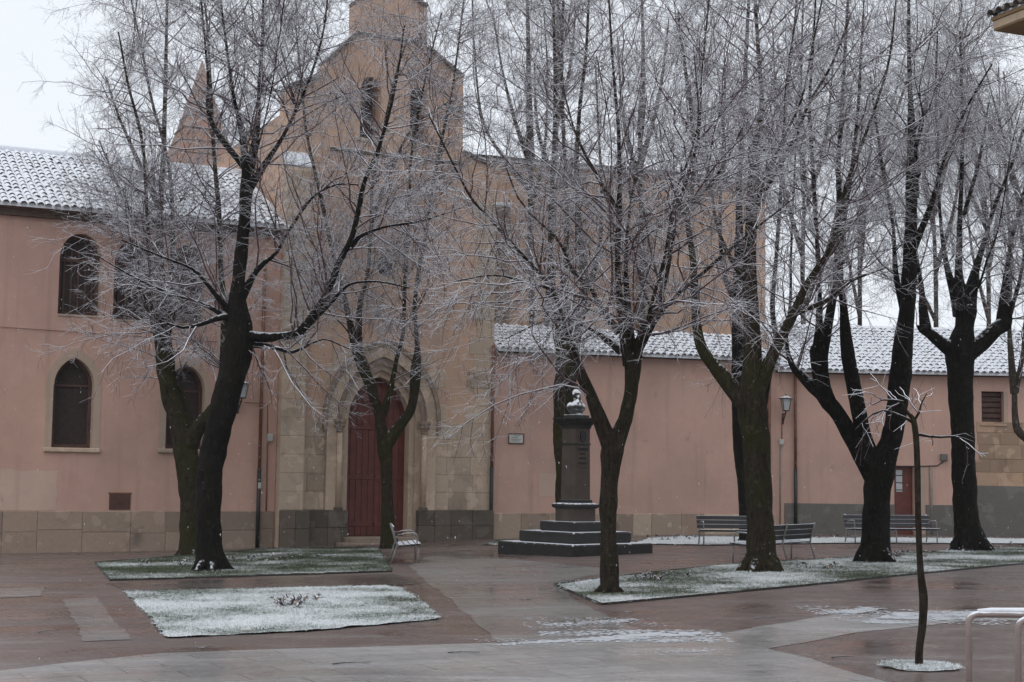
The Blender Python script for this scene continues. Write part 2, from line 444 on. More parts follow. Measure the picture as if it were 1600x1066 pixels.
slush('snow_streak', ((1290, 959), (1350, 950), (1380, 952), (1340, 960)), 'short streak of snow beside the icy pathway bend', 700)
slush('snow_streak', ((1340, 975), (1400, 958), (1520, 956), (1600, 960), (1450, 973), (1400, 976)), 'broad patch of thin snow on the pathway behind the sapling', 2600)
slush('snow_streak', ((840, 977), (990, 968), (1010, 971), (870, 980)), 'thin streak of snow across the church path', 700, .035)
slush('snow_streak', ((1000, 1021), (1100, 1017), (1110, 1019.5), (1040, 1022)), 'small sliver of snow on the open grey pathway', 250, .03)
slush('snow_streak', ((760, 1008), (860, 1002), (880, 1004), (780, 1010)), 'faint slush along the red paving corner', 500, .03)

# lawns
def lawn(name, pix, lo, hi, label, blades, edge=True, plan=None, tall=1.0):
    poly = plan or gp(*pix)
    mat = mat_lawn('grass_' + name + label[:6].replace(' ', '_'), lo, hi)
    rel = lambda x, y: .02 * mnoise.noise(Vector((x * 2.2, y * 2.2, 0))) + .008 * mnoise.noise(Vector((x * 9, y * 9, 4)))
    me, bd = sheet(name, poly, .022, mat, .12, .0 if plan else .06, rel)
    o = struct(link('lawn', me))
    B = np.array(bd); x = rng.uniform(B[:, 0].min(), B[:, 0].max(), blades * 3); y = rng.uniform(B[:, 1].min(), B[:, 1].max(), blades * 3)
    k = inside(bd, x, y); x = x[k][:blades]; y = y[k][:blades]; n = len(x); x = x + rng.normal(0, .03, n); y = y + rng.normal(0, .03, n)
    z = ghv(x, y) + .02; a = rng.uniform(0, math.tau, n); h = rng.uniform(.02, .06, n) * tall; wd = rng.uniform(.004, .009, n)
    lx = rng.normal(0, .022, n); ly = rng.normal(0, .022, n)
    p0 = np.stack([x - np.cos(a) * wd, y - np.sin(a) * wd, z], 1); p1 = np.stack([x + np.cos(a) * wd, y + np.sin(a) * wd, z], 1)
    p2 = np.stack([x + lx, y + ly, z + h], 1)
    V = np.concatenate([p0, p1, p2]); T = np.stack([np.arange(n), np.arange(n) + n, np.arange(n) + 2 * n], 1)
    g = link('grass', fast_mesh('grass', V, T, False), mat)
    tag(g, label, 'grass', None, 'stuff')
    if edge:
        mb = MB(); pts = [Vector((px, py, gh(px, py))) for px, py in densify(poly, .6)]; pts.append(pts[0])
        for a, b in zip(pts[:-1], pts[1:]):
            d = (b - a); L = d.length
            if L < 1e-4: continue
            ang = math.atan2(d.y, d.x)
            T4 = Matrix.Translation((a + b) / 2 + Vector((0, 0, .0))) @ Matrix.Rotation(ang, 4, 'Z')
            mb.box(T4, L, .015, .07)
        e = mb.build('lawn_edging', M['edging'])
        tag(e, 'dark steel edging round the ' + label.split(' in the ')[-1] if ' in the ' in label else 'dark edging', 'edging')
lawn('lawn_front', ((195, 926), (420, 921), (600, 917), (630, 921), (690, 968), (600, 977), (480, 988), (262, 998)), .40, .62, 'short grass thick with snow in the lawn before the forked trees', 34000, False, tall=.6)
lawn('lawn_back', ((148, 880), (172, 908), (400, 901), (612, 894), (590, 856), (420, 858), (330, 866)), .50, .74, 'greener grass dusted with snow in the lawn under the forked trees', 30000, tall=.75)
lawn('lawn_right', ((866, 915), (940, 946), (1090, 932), (1250, 917), (1420, 899), (1640, 878), (1640, 855), (1500, 860), (1330, 872), (1230, 878), (1130, 884), (1000, 898)), .46, .66, 'snow dusted grass in the long lawn with the mossy tree', 36000, tall=.75)
lawn('lawn_wall', ((985, 851), (1015, 842), (1060, 839), (1250, 841), (1640, 843), (1640, 851), (1300, 850), (1110, 853)), .30, .45, 'snow covered grass in the strip along the far wall', 9000)
lawn('lawn_monument', ((752, 852), (775, 846), (800, 845), (812, 853)), .48, .66, 'small tuft of frosted grass in the gap beside the monument', 1200, False)
c = ground(1437, 1043)
lawn('lawn_sapling', None, .36, .55, 'frosted ring of grass round the foot of the sapling', 2500, False, tall=.5,
     plan=[(c.x + .40 * e * math.cos(t), c.y + .40 * e * math.sin(t)) for t, e in zip(np.linspace(0, math.tau, 40)[:-1], rng.uniform(.78, 1.08, 39))])

# ================================================================== WALL FRAMES
class Wall:
    def __init__(s, x, y, deg):
        a = math.radians(deg); s.o = Vector((x, y, 0)); s.u = Vector((math.cos(a), math.sin(a), 0)); s.n = Vector((math.sin(a), -math.cos(a), 0)); s.a = a
    def pt(s, u, d, z): return s.o + s.u * u + s.n * d + Vector((0, 0, z))
    def uz(s, px, py, d=0.0):
        r = ray(px, py); o = s.o + s.n * d
        t = (o - CAMP).dot(s.n) / r.dot(s.n); p = CAMP + r * t
        return (p - s.o).dot(s.u), p.z
    def M(s, u, d, z): return Matrix.Translation(s.pt(u, d, z)) @ Matrix.Rotation(s.a, 4, 'Z')
    def g(s, u, d=0): p = s.pt(u, d, 0); return gh(p.x, p.y)
W1 = Wall(-4, 48, 26)              # left building and church front
_p = W1.pt(W1.uz(769, 800)[0], 0, 0)
W2 = Wall(_p.x, _p.y, 18)          # low wing
_r = W2.pt(W2.uz(1212, 700)[0], 0, 0)
W3 = Wall(_r.x, _r.y, 4)           # house at the right
_q = W2.pt(-1.5, -6.5, 0)
W4 = Wall(_q.x, _q.y, 20)          # tall wing behind

def wall_mesh(W, name, outer, holes, depth, mat, parent, d=0.0, hole_depth=.35, back=True):
    """flat wall in (u,z) with openings; the openings get reveals, the outline gets sides"""
    loops = [[Vector((u, z, 0)) for u, z in l] for l in [outer] + holes]
    tris = tessellate_polygon(loops)
    flat = [v for l in loops for v in l]
    vs = [W.pt(v.x, d, v.y) for v in flat]; fs = []
    for t in tris:
        a, b, c = (flat[i] for i in t)
        fs.append(tuple(t) if (b - a).cross(c - a).z < 0 else tuple(reversed(t)))
    fs = [tuple(reversed(f)) for f in fs]
    def skirt(l, dep, flip):
        n = len(l); b0 = len(vs)
        for v in l: vs.append(W.pt(v.x, d, v.y))
        for v in l: vs.append(W.pt(v.x, d - dep, v.y))
        area = sum(l[i].x * l[(i + 1) % n].y - l[(i + 1) % n].x * l[i].y for i in range(n))
        for i in range(n):
            j = (i + 1) % n; f = (b0 + i, b0 + j, b0 + n + j, b0 + n + i)
            fs.append(f if (area > 0) == flip else tuple(reversed(f)))
    skirt(loops[0], depth, False)
    for l in loops[1:]: skirt(l, hole_depth, True)
    return link(name, mesh(name, vs, fs), mat, parent)
def panel(W, name, poly, d, mat, parent, thick=.04):
    return wall_mesh(W, name, poly, [], thick, mat, parent, d)
def pix_poly(W, pts, d=0.0): return [W.uz(x, y, d) for x, y in pts]
def arch(u0, u1, zb, zs, zt, pointed=True, n=8):
    """opening outline from bottom left, anticlockwise"""
    o = [(u0, zb), (u1, zb)]; c = (u0 + u1) / 2; h = zt - zs; hw = (u1 - u0) / 2
    if pointed:
        # circle through (u1,zs) with vertical tangent and (c,zt)
        R = (h * h + hw * hw) / (2 * hw)
        am = math.atan2(h, R - hw)
        right = [(u1 - R + R * math.cos(am * k / n), zs + R * math.sin(am * k / n)) for k in range(n + 1)]
        o += right + [(2 * c - x, z) for x, z in reversed(right[:-1])]
    else:
        o += [(c + hw * math.cos(math.pi * k / (2 * n)), zs + h * math.sin(math.pi * k / (2 * n))) for k in range(2 * n + 1)]
    return o
def arch_band(W, name, a, b, d0, d1, mat, parent):
    """moulding between two open outlines with the same number of points"""
    vs = []; fs = []; n = len(a)
    for (u, z) in a: vs += [W.pt(u, d0, z), W.pt(u, d1, z)]
    for (u, z) in b: vs += [W.pt(u, d0, z), W.pt(u, d1, z)]
    for i in range(n - 1):
        A0, A1, B0, B1 = 2 * i, 2 * i + 1, 2 * n + 2 * i, 2 * n + 2 * i + 1
        fs += [(A1, A1 + 2, B1 + 2, B1), (A0, A0 + 2, A1 + 2, A1), (B1, B1 + 2, B0 + 2, B0)]
    for e in (0, n - 1):
        fs.append((2 * e, 2 * e + 1, 2 * n + 2 * e + 1, 2 * n + 2 * e))
    return link(name, mesh(name, vs, fs), mat, parent)
def wbox(W, name, u0, u1, d0, d1, z0, z1, mat, parent, c=.0):
    mb = MB(); mb.box(W.M((u0 + u1) / 2, (d0 + d1) / 2, (z0 + z1) / 2), u1 - u0, abs(d1 - d0), z1 - z0, c)
    return mb.build(name, mat, parent)
def block(W, u0, u1, z0, z1, p, mat, parent, name='stone_block', c=.014):
    """dressed stone set in a wall: chamfered face standing p proud"""
    e = .001
    def q(ua, ub, za, zb, d): return [W.pt(ua, d, za), W.pt(ub, d, za), W.pt(ub, d, zb), W.pt(ua, d, zb)]
    vs = q(u0 + e, u1 - e, z0 + e, z1 - e, -.05) + q(u0 + e, u1 - e, z0 + e, z1 - e, p - c) + q(u0 + c, u1 - c, z0 + c, z1 - c, p)
    j = random.uniform(-.004, .004)
    fs = [(8, 9, 10, 11)]
    for b in (0, 4):
        for i in range(4):
            k = (i + 1) % 4; fs.append((b + i, b + k, b + 4 + k, b + 4 + i))
    return link(name, mesh(name, vs, fs), mat, parent)

# ------------------------------------------------------------------ roof tiles
def tile_mesh(name, r=.092, L=.46, t=.014, n=7, mat=None):
    """one curved clay tile, axis along +y (up the slope), open below"""
    vs = []; fs = []
    for y, rr in ((0, r), (L, r * .8)):
        for q in (0, t):
            for i in range(n):
                a = math.pi * i / (n - 1)
                vs.append(((rr - q) * math.cos(a), y, (rr - q) * math.sin(a)))
    o0, i0, o1, i1 = 0, n, 2 * n, 3 * n
    for i in range(n - 1):
        fs += [(o0 + i, o1 + i, o1 + i + 1, o0 + i + 1), (i0 + i, i0 + i + 1, i1 + i + 1, i1 + i), (o0 + i, o0 + i + 1, i0 + i + 1, i0 + i)]
    me = mesh(name, vs, fs); me.materials.append(mat)
    return me
TILE = tile_mesh('roof_tile', mat=M['tile']); TILE_D = tile_mesh('roof_tile_dark', mat=M['tile_dark'])
def tiled_roof(W, parent, u0, u1, d_eave, z_eave, run, rise, n_obj_rows, sheet_mat, tile=TILE, pitch_u=.235, name='roof'):
    ang = math.atan2(rise, run); L = math.hypot(run, rise)
    Rm = Matrix.Rotation(W.a, 4, 'Z') @ Matrix.Rotation(ang, 4, 'X')
    vs = [W.pt(u0, d_eave, z_eave), W.pt(u1, d_eave, z_eave), W.pt(u1, d_eave - run, z_eave + rise), W.pt(u0, d_eave - run, z_eave + rise)]
    dn = Vector((0, 0, -.12))
    vs += [v + dn for v in vs]
    ro = link(name, mesh(name, vs, [(0, 1, 2, 3), (7, 6, 5, 4), (0, 4, 5, 1), (1, 5, 6, 2), (2, 6, 7, 3), (3, 7, 4, 0)]), sheet_mat, parent)
    rows = int(L / .37) + 1; cols = int((u1 - u0) / pitch_u); rest = MB()
    tv = [Vector(v.co) for v in tile.vertices]; tf = [tuple(p.vertices) for p in tile.polygons]
    for r in range(rows):
        for c in range(cols):
            s = r * .37 - .10
            if s + .4 > L + .15: continue
            uu = u0 + (c + .5) * pitch_u + random.uniform(-.018, .018)
            s += random.uniform(-.025, .025)
            p = W.pt(uu, d_eave - s * math.cos(ang), z_eave + s * math.sin(ang) - .018 + random.gauss(0, .006))
            T = Matrix.Translation(p) @ Rm @ Matrix.Rotation(random.gauss(0, .035), 4, 'Z') @ Matrix.Rotation(-.05 + random.gauss(0, .012), 4, 'X')
            if r < n_obj_rows: link('roof_tile', tile, None, ro, T)
            else: rest.add([T @ v for v in tv], tf)
    if rest.v:
        o = rest.build('roof_tiles', tile.materials[0], ro); tag(o, kind='stuff')
    return ro

# ================================================================== LEFT BUILDING
uL, uC = W1.uz(-60, 700)[0], W1.uz(429, 800)[0]
hall = thing('plastered_building', 'long pink plastered building with arched windows and snowy tile roof left of the church', 'building', W1.pt((uL + uC) / 2, 0, W1.g((uL + uC) / 2)))
z_eave = W1.uz(0, 318)[1]; zpl = W1.uz(0, 798)[1]
holes = []; wins = []
for i, (x0, x1, yb, ys_, yt) in enumerate([(90, 156, 491, 405, 365), (176, 243, 499, 413, 374), (262, 318, 504, 420, 383)]):
    (a, zb), (b, _), zs, zt = W1.uz(x0, yb), W1.uz(x1, yb), W1.uz((x0 + x1) / 2, ys_)[1], W1.uz((x0 + x1) / 2, yt)[1]
    h = arch(a, b, zb, zs, zt, False); holes.append(h); wins.append(('r', a, b, zb, zs, zt))
for i, (x0, x1, yb, ys_, yt) in enumerate([(80, 144, 699, 602, 558), (258, 318, 701, 610, 569)]):
    (a, zb), (b, _), zs, zt = W1.uz(x0, yb), W1.uz(x1, yb), W1.uz((x0 + x1) / 2, ys_)[1], W1.uz((x0 + x1) / 2, yt)[1]
    h = arch(a, b, zb, zs, zt, True); holes.append(h); wins.append(('p', a, b, zb, zs, zt))
wall_mesh(W1, 'wall', [(uL, -1.2), (uC, -1.2), (uC, z_eave + .1), (uL, z_eave + .1)], holes, .6, M['pink'], hall, hole_depth=.42)
for kind, a, b, zb, zs, zt in wins:
    o = panel(W1, 'window', [(a - .05, zb - .05), (b + .05, zb - .05), (b + .05, zt + .1), (a - .05, zt + .1)], -.36, M['pane'], hall)
    fr = arch(a - .01, b + .01, zb - .01, zs, zt + .01, kind == 'p'); inn = arch(a + .11, b - .11, zb + .10, zs, zt - .12, kind == 'p')
    arch_band(W1, 'frame', fr + fr[:1], inn + inn[:1], -.36, -.30, M['wood_brown'], o)
    if kind == 'p':
        wbox(W1, 'transom', a + .1, b - .1, -.35, -.315, zs - .03, zs + .03, M['wood_brown'], o)
        s0 = arch(a - .20, b + .20, zb - .02, zs, zt + .26, True); s1 = arch(a - .002, b + .002, zb - .02, zs, zt + .002, True)
        arch_band(W1, 'surround', s0[1:] + s0[:1], s1[1:] + s1[:1], -.01, .012, M['cream'], o)
        wbox(W1, 'sill', a - .22, b + .22, -.36, .10, zb - .13, zb - .005, M['stone'], o, .02)
        arch_band(W1, 'reveal_lining', arch(a - .001, b + .001, zb, zs, zt, True)[1:], arch(a + .012, b - .012, zb, zs, zt - .012, True)[1:], -.30, .008, M['cream'], o)
    else:
        for k in range(1, 6):
            uu = a + (b - a) * k / 6
            wbox(W1, 'board', uu - .025, uu + .025, -.345, -.325, zb + .08, zs + (zt - zs) * .4, M['wood_brown'], o)
        wbox(W1, 'rail', a + .1, b - .1, -.34, -.318, zs - .05, zs + .03, M['wood_brown'], o)
        wbox(W1, 'reveal_lining', b - .012, b - .001, -.30, .006, zb + .01, zs, M['cream'], o)
        wbox(W1, 'sill', a, b, -.30, .03, zb - .05, zb + .012, M['cream'], o, .01)
# plinth of worn slabs
u = uL; zb_ = -1.3
hgt = zpl
while u < uC - .06:
    wd = min(random.uniform(.9, 1.7), uC - .04 - u)
    g0 = W1.g(u + wd / 2); zm = g0 + (hgt - g0) * random.uniform(.42, .56)
    block(W1, u, u + wd, g0 - .25, zm, .06, M['plinth'], hall, c=.018)
    block(W1, u, u + wd, zm, hgt + random.uniform(-.012, .008), .05 + random.uniform(0, .012), M['plinth'], hall, c=.018)
    u += wd
(a, z0), (b, z1) = W1.uz(-40, 797), W1.uz(90, 735)
poly = [(a, z0)] + [(b + random.uniform(-.04, .04), z0 + (z1 - z0) * k / 5) for k in range(6)] + [(a + (b - a) * k / 7, z1 + random.uniform(-.05, .05)) for k in (6, 5, 4, 3, 2, 1, 0)]
panel(W1, 'repaired_plaster', poly, .006, M['patch'], hall, .01)
(a, z0), (b, z1) = W1.uz(170, 797), W1.uz(204, 772)
o = panel(W1, 'vent_hatch', [(a, z0 + .01), (b, z0 + .01), (b, z1), (a, z1)], .02, M['wood_brown'], hall)
wbox(W1, 'hatch_frame', a - .03, b + .03, .0, .03, z1, z1 + .04, M['rust'], o)
wbox(W1, 'cornice', uL, uC, 0, .16, z_eave - .32, z_eave - .12, M['roof_board'], hall)
tiled_roof(W1, hall, uL, uC + .15, .42, z_eave + .02, 5.4, 2.55, 7, M['roof_snow'])
wbox(W1, 'ridge_cap', uL, uC + .15, -5.2, -4.85, z_eave + 2.5, z_eave + 2.68, M['roof_snow'], hall, .05)
wbox(W1, 'rear_wall', uL, uC, -10.3, -.6, -1.2, z_eave, M['pink'], hall)

# tower with a steep pyramid roof showing over that roof
ap = at_depth(316, 96, 57); bl = at_depth(232, 300, 57); hw = (ap.x - bl.x)
tw = thing('steep_roof_tower', 'pinkish tower with a steep pointed roof behind the forked trees', 'tower', (ap.x, ap.y, gh(ap.x, 57)))
mb = MB(); Tm = Matrix.Translation((ap.x, ap.y, 0)) @ Matrix.Rotation(math.radians(26), 4, 'Z')
mb.lathe([(hw * 1.10, bl.z - .1), (hw * 1.08, bl.z + .1), (hw * .5, bl.z + (ap.z - bl.z) * .52), (.03, ap.z)], Tm, 4, math.pi / 4)
rf = mb.build('roof', mat_plaster('pale_brick_roof', (.36, .235, .185)), tw)
mb = MB(); mb.lathe([(hw * .98, -1), (hw * .98, bl.z)], Tm, 4, math.pi / 4); mb.build('wall', M['nave'], tw)
for k in range(8):
    mb = MB(); zz = bl.z + .25 + k * (ap.z - bl.z) * .1; rr = hw * 1.10 * (1 - (zz - bl.z) / (ap.z - bl.z)) * .98
    mb.lathe([(rr + .02, zz), (rr + .03, zz + .05), (rr - .05, zz + .06)], Tm, 4, math.pi / 4); mb.build('tile_course', M['coping'], rf)

# ================================================================== CHURCH
fl = W1.uz(429.5, 800)[0] + .002; fr_ = W1.uz(768, 800)[0]
outline_px = [(452, 138), (500, 122), (513, 96), (560, 52), (561, 2), (606, -28), (668, 14), (667, 76), (724, 124), (723, 240), (770, 262)]
ol = [W1.uz(x, y) for x, y in outline_px]
ztop = W1.uz(600, -28)[1]
church = thing('church', 'pink and stone church front with bell gable, oculus and pointed red door', 'church', W1.pt((fl + fr_) / 2, 0, W1.g((fl + fr_) / 2)))
outer = [(fl, -1.2), (fr_, -1.2), (fr_, ol[-1][1])] + list(reversed(ol[:-1])) + [(ol[0][0], W1.uz(455, 260)[1]), (fl, W1.uz(440, 262)[1])]
dl, dr = W1.uz(545, 800)[0], W1.uz(641, 800)[0]; dzb = W1.uz(590, 838)[1]; dzs = W1.uz(592, 655)[1]; dzt = W1.uz(594, 588)[1]
door_hole = arch(dl - .30, dr + .30, -1.0, dzs, dzt + .30 * 1.25, True, 10)
oc = W1.uz(605, 415); orr = .36
oculus = [(oc[0] + orr * math.cos(t), oc[1] + orr * math.sin(t)) for t in np.linspace(0, math.tau, 21)[:-1]]
def pxarch(x0, x1, yb, ys_, yt, pointed=False):
    (a, zb), (b, _) = W1.uz(x0, yb), W1.uz(x1, yb); return arch(a, b, zb, W1.uz((x0 + x1) / 2, ys_)[1], W1.uz((x0 + x1) / 2, yt)[1], pointed)
bell1 = pxarch(562, 594, 215, 142, 120); bell2 = pxarch(640, 668, 222, 155, 135)
wall_mesh(W1, 'facade_wall', outer, [door_hole, oculus, bell1, bell2], .9, M['facade'], church, hole_depth=.8)
for hh in (bell1, bell2):
    us = [p[0] for p in hh]; zs_ = [p[1] for p in hh]
    panel(W1, 'bell_recess_shade', [(min(us) - .05, min(zs_) - .05), (max(us) + .05, min(zs_) - .05), (max(us) + .05, max(zs_) + .05), (min(us) - .05, max(zs_) + .05)], -.75, M['pane'], church)  # dark panel closing the bell arch, shade of its interior put into the colour
    wbox(W1, 'bell_sill', min(us) - .1, max(us) + .1, -.3, .06, min(zs_) - .12, min(zs_), M['stone'], church, .02)
panel(W1, 'oculus_window', [(oc[0] - .42, oc[1] - .42), (oc[0] + .42, oc[1] - .42), (oc[0] + .42, oc[1] + .42), (oc[0] - .42, oc[1] + .42)], -.4, M['pane'], church)
ring = [(oc[0] + (orr + .16) * math.cos(t), oc[1] + (orr + .16) * math.sin(t)) for t in np.linspace(0, math.tau, 25)]
ring2 = [(oc[0] + (orr - .002) * math.cos(t), oc[1] + (orr - .002) * math.sin(t)) for t in np.linspace(0, math.tau, 25)]
arch_band(W1, 'oculus_ring', ring, ring2, -.02, .02, M['stone'], church)
# copings of the bell gable
for (a, b) in zip(ol[:-1], ol[1:]):
    if abs(a[0] - b[0]) < .3: continue
    A = W1.pt(a[0], .04, a[1]); Bp = W1.pt(b[0], .04, b[1]); dv = Bp - A; L = dv.length; n = max(1, int(L / .55))
    for q in range(n):
        p = A + dv * ((q + .5) / n) + Vector((0, 0, .06)) - W1.n * .45
        T = Matrix.Translation(p) @ Matrix.Rotation(W1.a, 4, 'Z') @ Matrix.Rotation(-math.atan2(dv.z, math.hypot(dv.x, dv.y)), 4, 'Y')
        mb = MB(); mb.box(T, L / n - .012, 1.08, .13, .03); mb.build('coping_stone', M['coping'], church)
# string course and belfry ledge
for (x0, x1, yy) in ((561, 667, 52), (515, 723, 232)):
    (a, z), (b, _) = W1.uz(x0, yy), W1.uz(x1, yy)
    wbox(W1, 'string_course', a, b, 0, .07, z - .06, z + .06, M['coping'], church, .02)
# buttress at the left with a snowy sloping top
a, b = fl + .003, W1.uz(470, 700)[0]
zt0, zt1 = W1.uz(450, 268)[1], W1.uz(450, 236)[1]
vs = [W1.pt(a, .35, -1), W1.pt(b, .35, -1), W1.pt(b, .003, -1), W1.pt(a, .003, -1), W1.pt(a, .35, zt0), W1.pt(b, .35, zt0), W1.pt(b, .003, zt1), W1.pt(a, .003, zt1)]
bt = link('buttress', mesh('buttress', vs, [(0, 1, 5, 4), (1, 2, 6, 5), (3, 0, 4, 7), (4, 5, 6, 7)]), M['stone'], church)
mb = MB(); sl = math.atan2(zt1 - zt0, .35)
mb.box(Matrix.Translation(W1.pt((a + b) / 2, .17, (zt0 + zt1) / 2 + .05)) @ Matrix.Rotation(W1.a, 4, 'Z') @ Matrix.Rotation(sl, 4, 'X'), b - a + .14, .55, .10, .03)
mb.build('snowy_coping', M['roof_snow'], bt)
# ashlar: courses with chamfered joints, ragged against the plaster
ch = .555; z0 = W1.uz(600, 797)[1]
ua, ub, uc, ud, ue = (W1.uz(x, 700)[0] for x in (466, 512, 697, 741, 0))
pinkL = (W1.uz(463, 640)[0], W1.uz(513, 640)[0], W1.uz(480, 661)[1]); pinkR = (W1.uz(697, 640)[0], W1.uz(739, 640)[0], W1.uz(710, 669)[1])
ro_u = [W1.uz(x, 700)[0] for x in (520, 681)]
dmid = (dl + dr) / 2
def in_arch(u_, z_, grow):
    hw_ = (dr - dl) / 2 + grow; h_ = dzt - dzs + grow * 1.25
    if z_ < dzs: return abs(u_ - dmid) < hw_
    R = (h_ * h_ + hw_ * hw_) / (2 * hw_)
    return math.hypot(abs(u_ - dmid) + R - hw_, z_ - dzs) < R
GROW = .80
for side in (0, 1):
    for r in range(18):
        za, zb2 = z0 + r * ch, z0 + (r + 1) * ch; zm = (za + zb2) / 2
        lo, hi = ((fl + .01, dmid) if side == 0 else (dmid, fr_ - .01))
        if r >= 5:       # above the full courses only the edges keep stone
            if r >= 9:
                lo, hi = ((fl + .01, fl + .5 + .3 * (r % 2)) if side == 0 else (fr_ - .62 - .25 * (r % 2), fr_ - .01))
        u = lo if side == 0 else lo
        lim = hi
        dd = .352 if False else 0
        while u < lim - .12:
            wd = min(random.uniform(.6, .98), lim - u)
            if lim - u - wd < .3: wd = lim - u
            u0, u1 = u, u + wd; u += wd
            # trim against the portal
            if side == 0:
                while u1 > u0 + .1 and in_arch(u1, zm, GROW): u1 -= .04
            else:
                while u0 < u1 - .1 and in_arch(u0, zm, GROW): u0 += .04
            if u1 - u0 < .14: continue
            um = (u0 + u1) / 2
            pk = pinkL if side == 0 else pinkR
            if zm > pk[2] and pk[0] - .1 < um < pk[1] + .1 and r < 9: continue
            if r in (7, 8) and (um - fl > .9 if side == 0 else fr_ - um > .9) and not in_arch(um, zm, GROW + .75): continue
            if u0 < b and side == 0:      # on the buttress
                W1b = Wall(*(W1.o + W1.n * .352).xy, 26)
                block(W1b, max(u0, a + .002), min(u1, b), za, zb2, .014, M['stone'], church)
                if u1 > b + .15: block(W1, b + .002, u1, za, zb2, .014 + random.uniform(0, .008), M['stone'], church)
            else:
                block(W1, u0, u1, za, zb2, .014 + random.uniform(0, .008), M['stone'], church)
# dark wet base blocks
for (x0, x1, dpp) in ((430, 476, .50), (476, 540, .22), (650, 700, .22), (700, 767, .22)):
    ua_, ub_ = W1.uz(x0, 820)[0], W1.uz(x1, 820)[0]; n = 2
    for q in range(n):
        for r in range(2):
            g0 = W1.g(ua_) - .2; zz = [g0, (g0 + z0) / 2 + .1, z0 - .004]
            o = wbox(W1, 'base_block', ua_ + (ub_ - ua_) * q / n + .002, ua_ + (ub_ - ua_) * (q + 1) / n - .002, -.03, dpp, zz[r] + .002, zz[r + 1], M['wet_stone'], church, .015)
# portal: stepped pointed mouldings, columns with capitals
def portal_curve(grow, zbot):
    o = arch(dl - grow, dr + grow, zbot, dzs, dzt + grow * 1.25, True, 10); return o[1:] + o[:1]
zcap = W1.uz(667, 678)[1]; zcb = W1.uz(667, 792)[1]
for q, (g0, g1, d0, d1) in enumerate(((.0, .16, -.75, -.22), (.16, .30, -.3, -.08), (.30, .48, -.3, .05), (.48, .80, -.2, .10))):
    lo = dzb - .4 if q < 2 else (zcap if q < 3 else z0)
    arch_band(W1, 'portal_moulding', portal_curve(g1, lo), portal_curve(g0 + .001, lo), d0, d1, M['stone'] if q != 2 else M['plinth'], church)
hood_a, hood_b = portal_curve(.93, zcap), portal_curve(.80, zcap)
arch_band(W1, 'hood_moulding', hood_a, hood_b, -.02, .17, M['plinth'], church)
# voussoir joints: each arch stone of the outer ring stands proud
for sgn in (0, 1):
    C = portal_curve(.795, dzs); D = portal_curve(.485, dzs); n = len(C)
    for k in range(1, n - 2, 2):
        vs = []
        for dd in (.095, .112):
            for (u_, z_) in (C[k], C[min(k + 2, n - 1)], D[min(k + 2, n - 1)], D[k]):
                cu, cz = (C[k][0] + D[min(k + 2, n - 1)][0]) / 2, (C[k][1] + D[min(k + 2, n - 1)][1]) / 2
                s_ = .985 if dd < .1 else .93
                vs.append(W1.pt(cu + (u_ - cu) * s_, dd, cz + (z_ - cz) * s_))
        if sgn == 0: link('voussoir', mesh('voussoir', vs, [(4, 5, 6, 7), (0, 1, 5, 4), (1, 2, 6, 5), (2, 3, 7, 6), (3, 0, 4, 7)]), M['stone'], church)
for sx in (-1, 1):
    uu = dmid + sx * ((dr - dl) / 2 + .39)
    Mx = W1.M(uu, .10, 0)
    mb = MB(); mb.lathe([(.085, zcb), (.085, zcap)], Mx, 12); mb.build('column', M['stone'], church, True)
    mb = MB(); mb.lathe([(.09, zcap - .03), (.12, zcap), (.10, zcap + .03), (.13, zcap + .12), (.20, zcap + .26), (.17, zcap + .28), (.21, zcap + .30), (.21, zcap + .38)], Mx, 10)
    for k in range(8):
        t = k * math.pi / 4; mb.lathe([(.01, 0), (.05, .03), (.03, .09)], Matrix.Translation(W1.pt(uu + .15 * math.cos(t), .10 + .15 * math.sin(t), zcap + .14)), 6)
    mb.build('capital', M['plinth'], church)
    mb = MB(); mb.lathe([(.17, z0), (.17, zcb - .12), (.14, zcb - .1), (.15, zcb - .04), (.10, zcb)], Mx, 12); mb.build('column_base', M['wet_stone'], church)
# door: two leaves of planks
gd = W1.g(dmid)
door = panel(W1, 'door', [(dl - .05, dzb - .1), (dr + .05, dzb - .1), (dr + .05, dzt + .1), (dl - .05, dzt + .1)], -.60, M['wood_red'], church, .1)
nb_ = 10
for k in range(nb_):
    a_, b_ = dl + (dr - dl) * k / nb_, dl + (dr - dl) * (k + 1) / nb_
    um = (a_ + b_) / 2; zt_ = dzs
    while in_arch(um, zt_ + .03, .02): zt_ += .03
    gapl = .012 if k == nb_ // 2 else .004
    block(Wall(*(W1.o - W1.n * .58).xy, 26), a_ + gapl, b_ - .004, dzb, zt_, .0, M['wood_red'], door, 'door_plank', .008)
for zz in (dzb + .35, dzs - .25, (dzb + dzs) / 2):
    wbox(W1, 'door_rail', dl + .06, dmid - .03, -.585, -.555, zz - .07, zz + .07, M['wood_red'], door, .01)
    wbox(W1, 'door_rail', dmid + .03, dr - .06, -.585, -.555, zz - .07, zz + .07, M['wood_red'], door, .01)
for k in range(2):
    wbox(W1, 'step', dl - .25 - .22 * k, dr + .12 + .1 * k, -.7, .45 + .4 * k, gd - .2, dzb - .02 - .15 * k, M['plinth'], church, .02)
# body of the church behind the front
zb3 = W1.uz(470, 165)[1]
wbox(W1, 'church_body', ol[0][0] + .2, ol[-2][0] - .2, -14, -.95, -1, zb3, M['nave'], church)

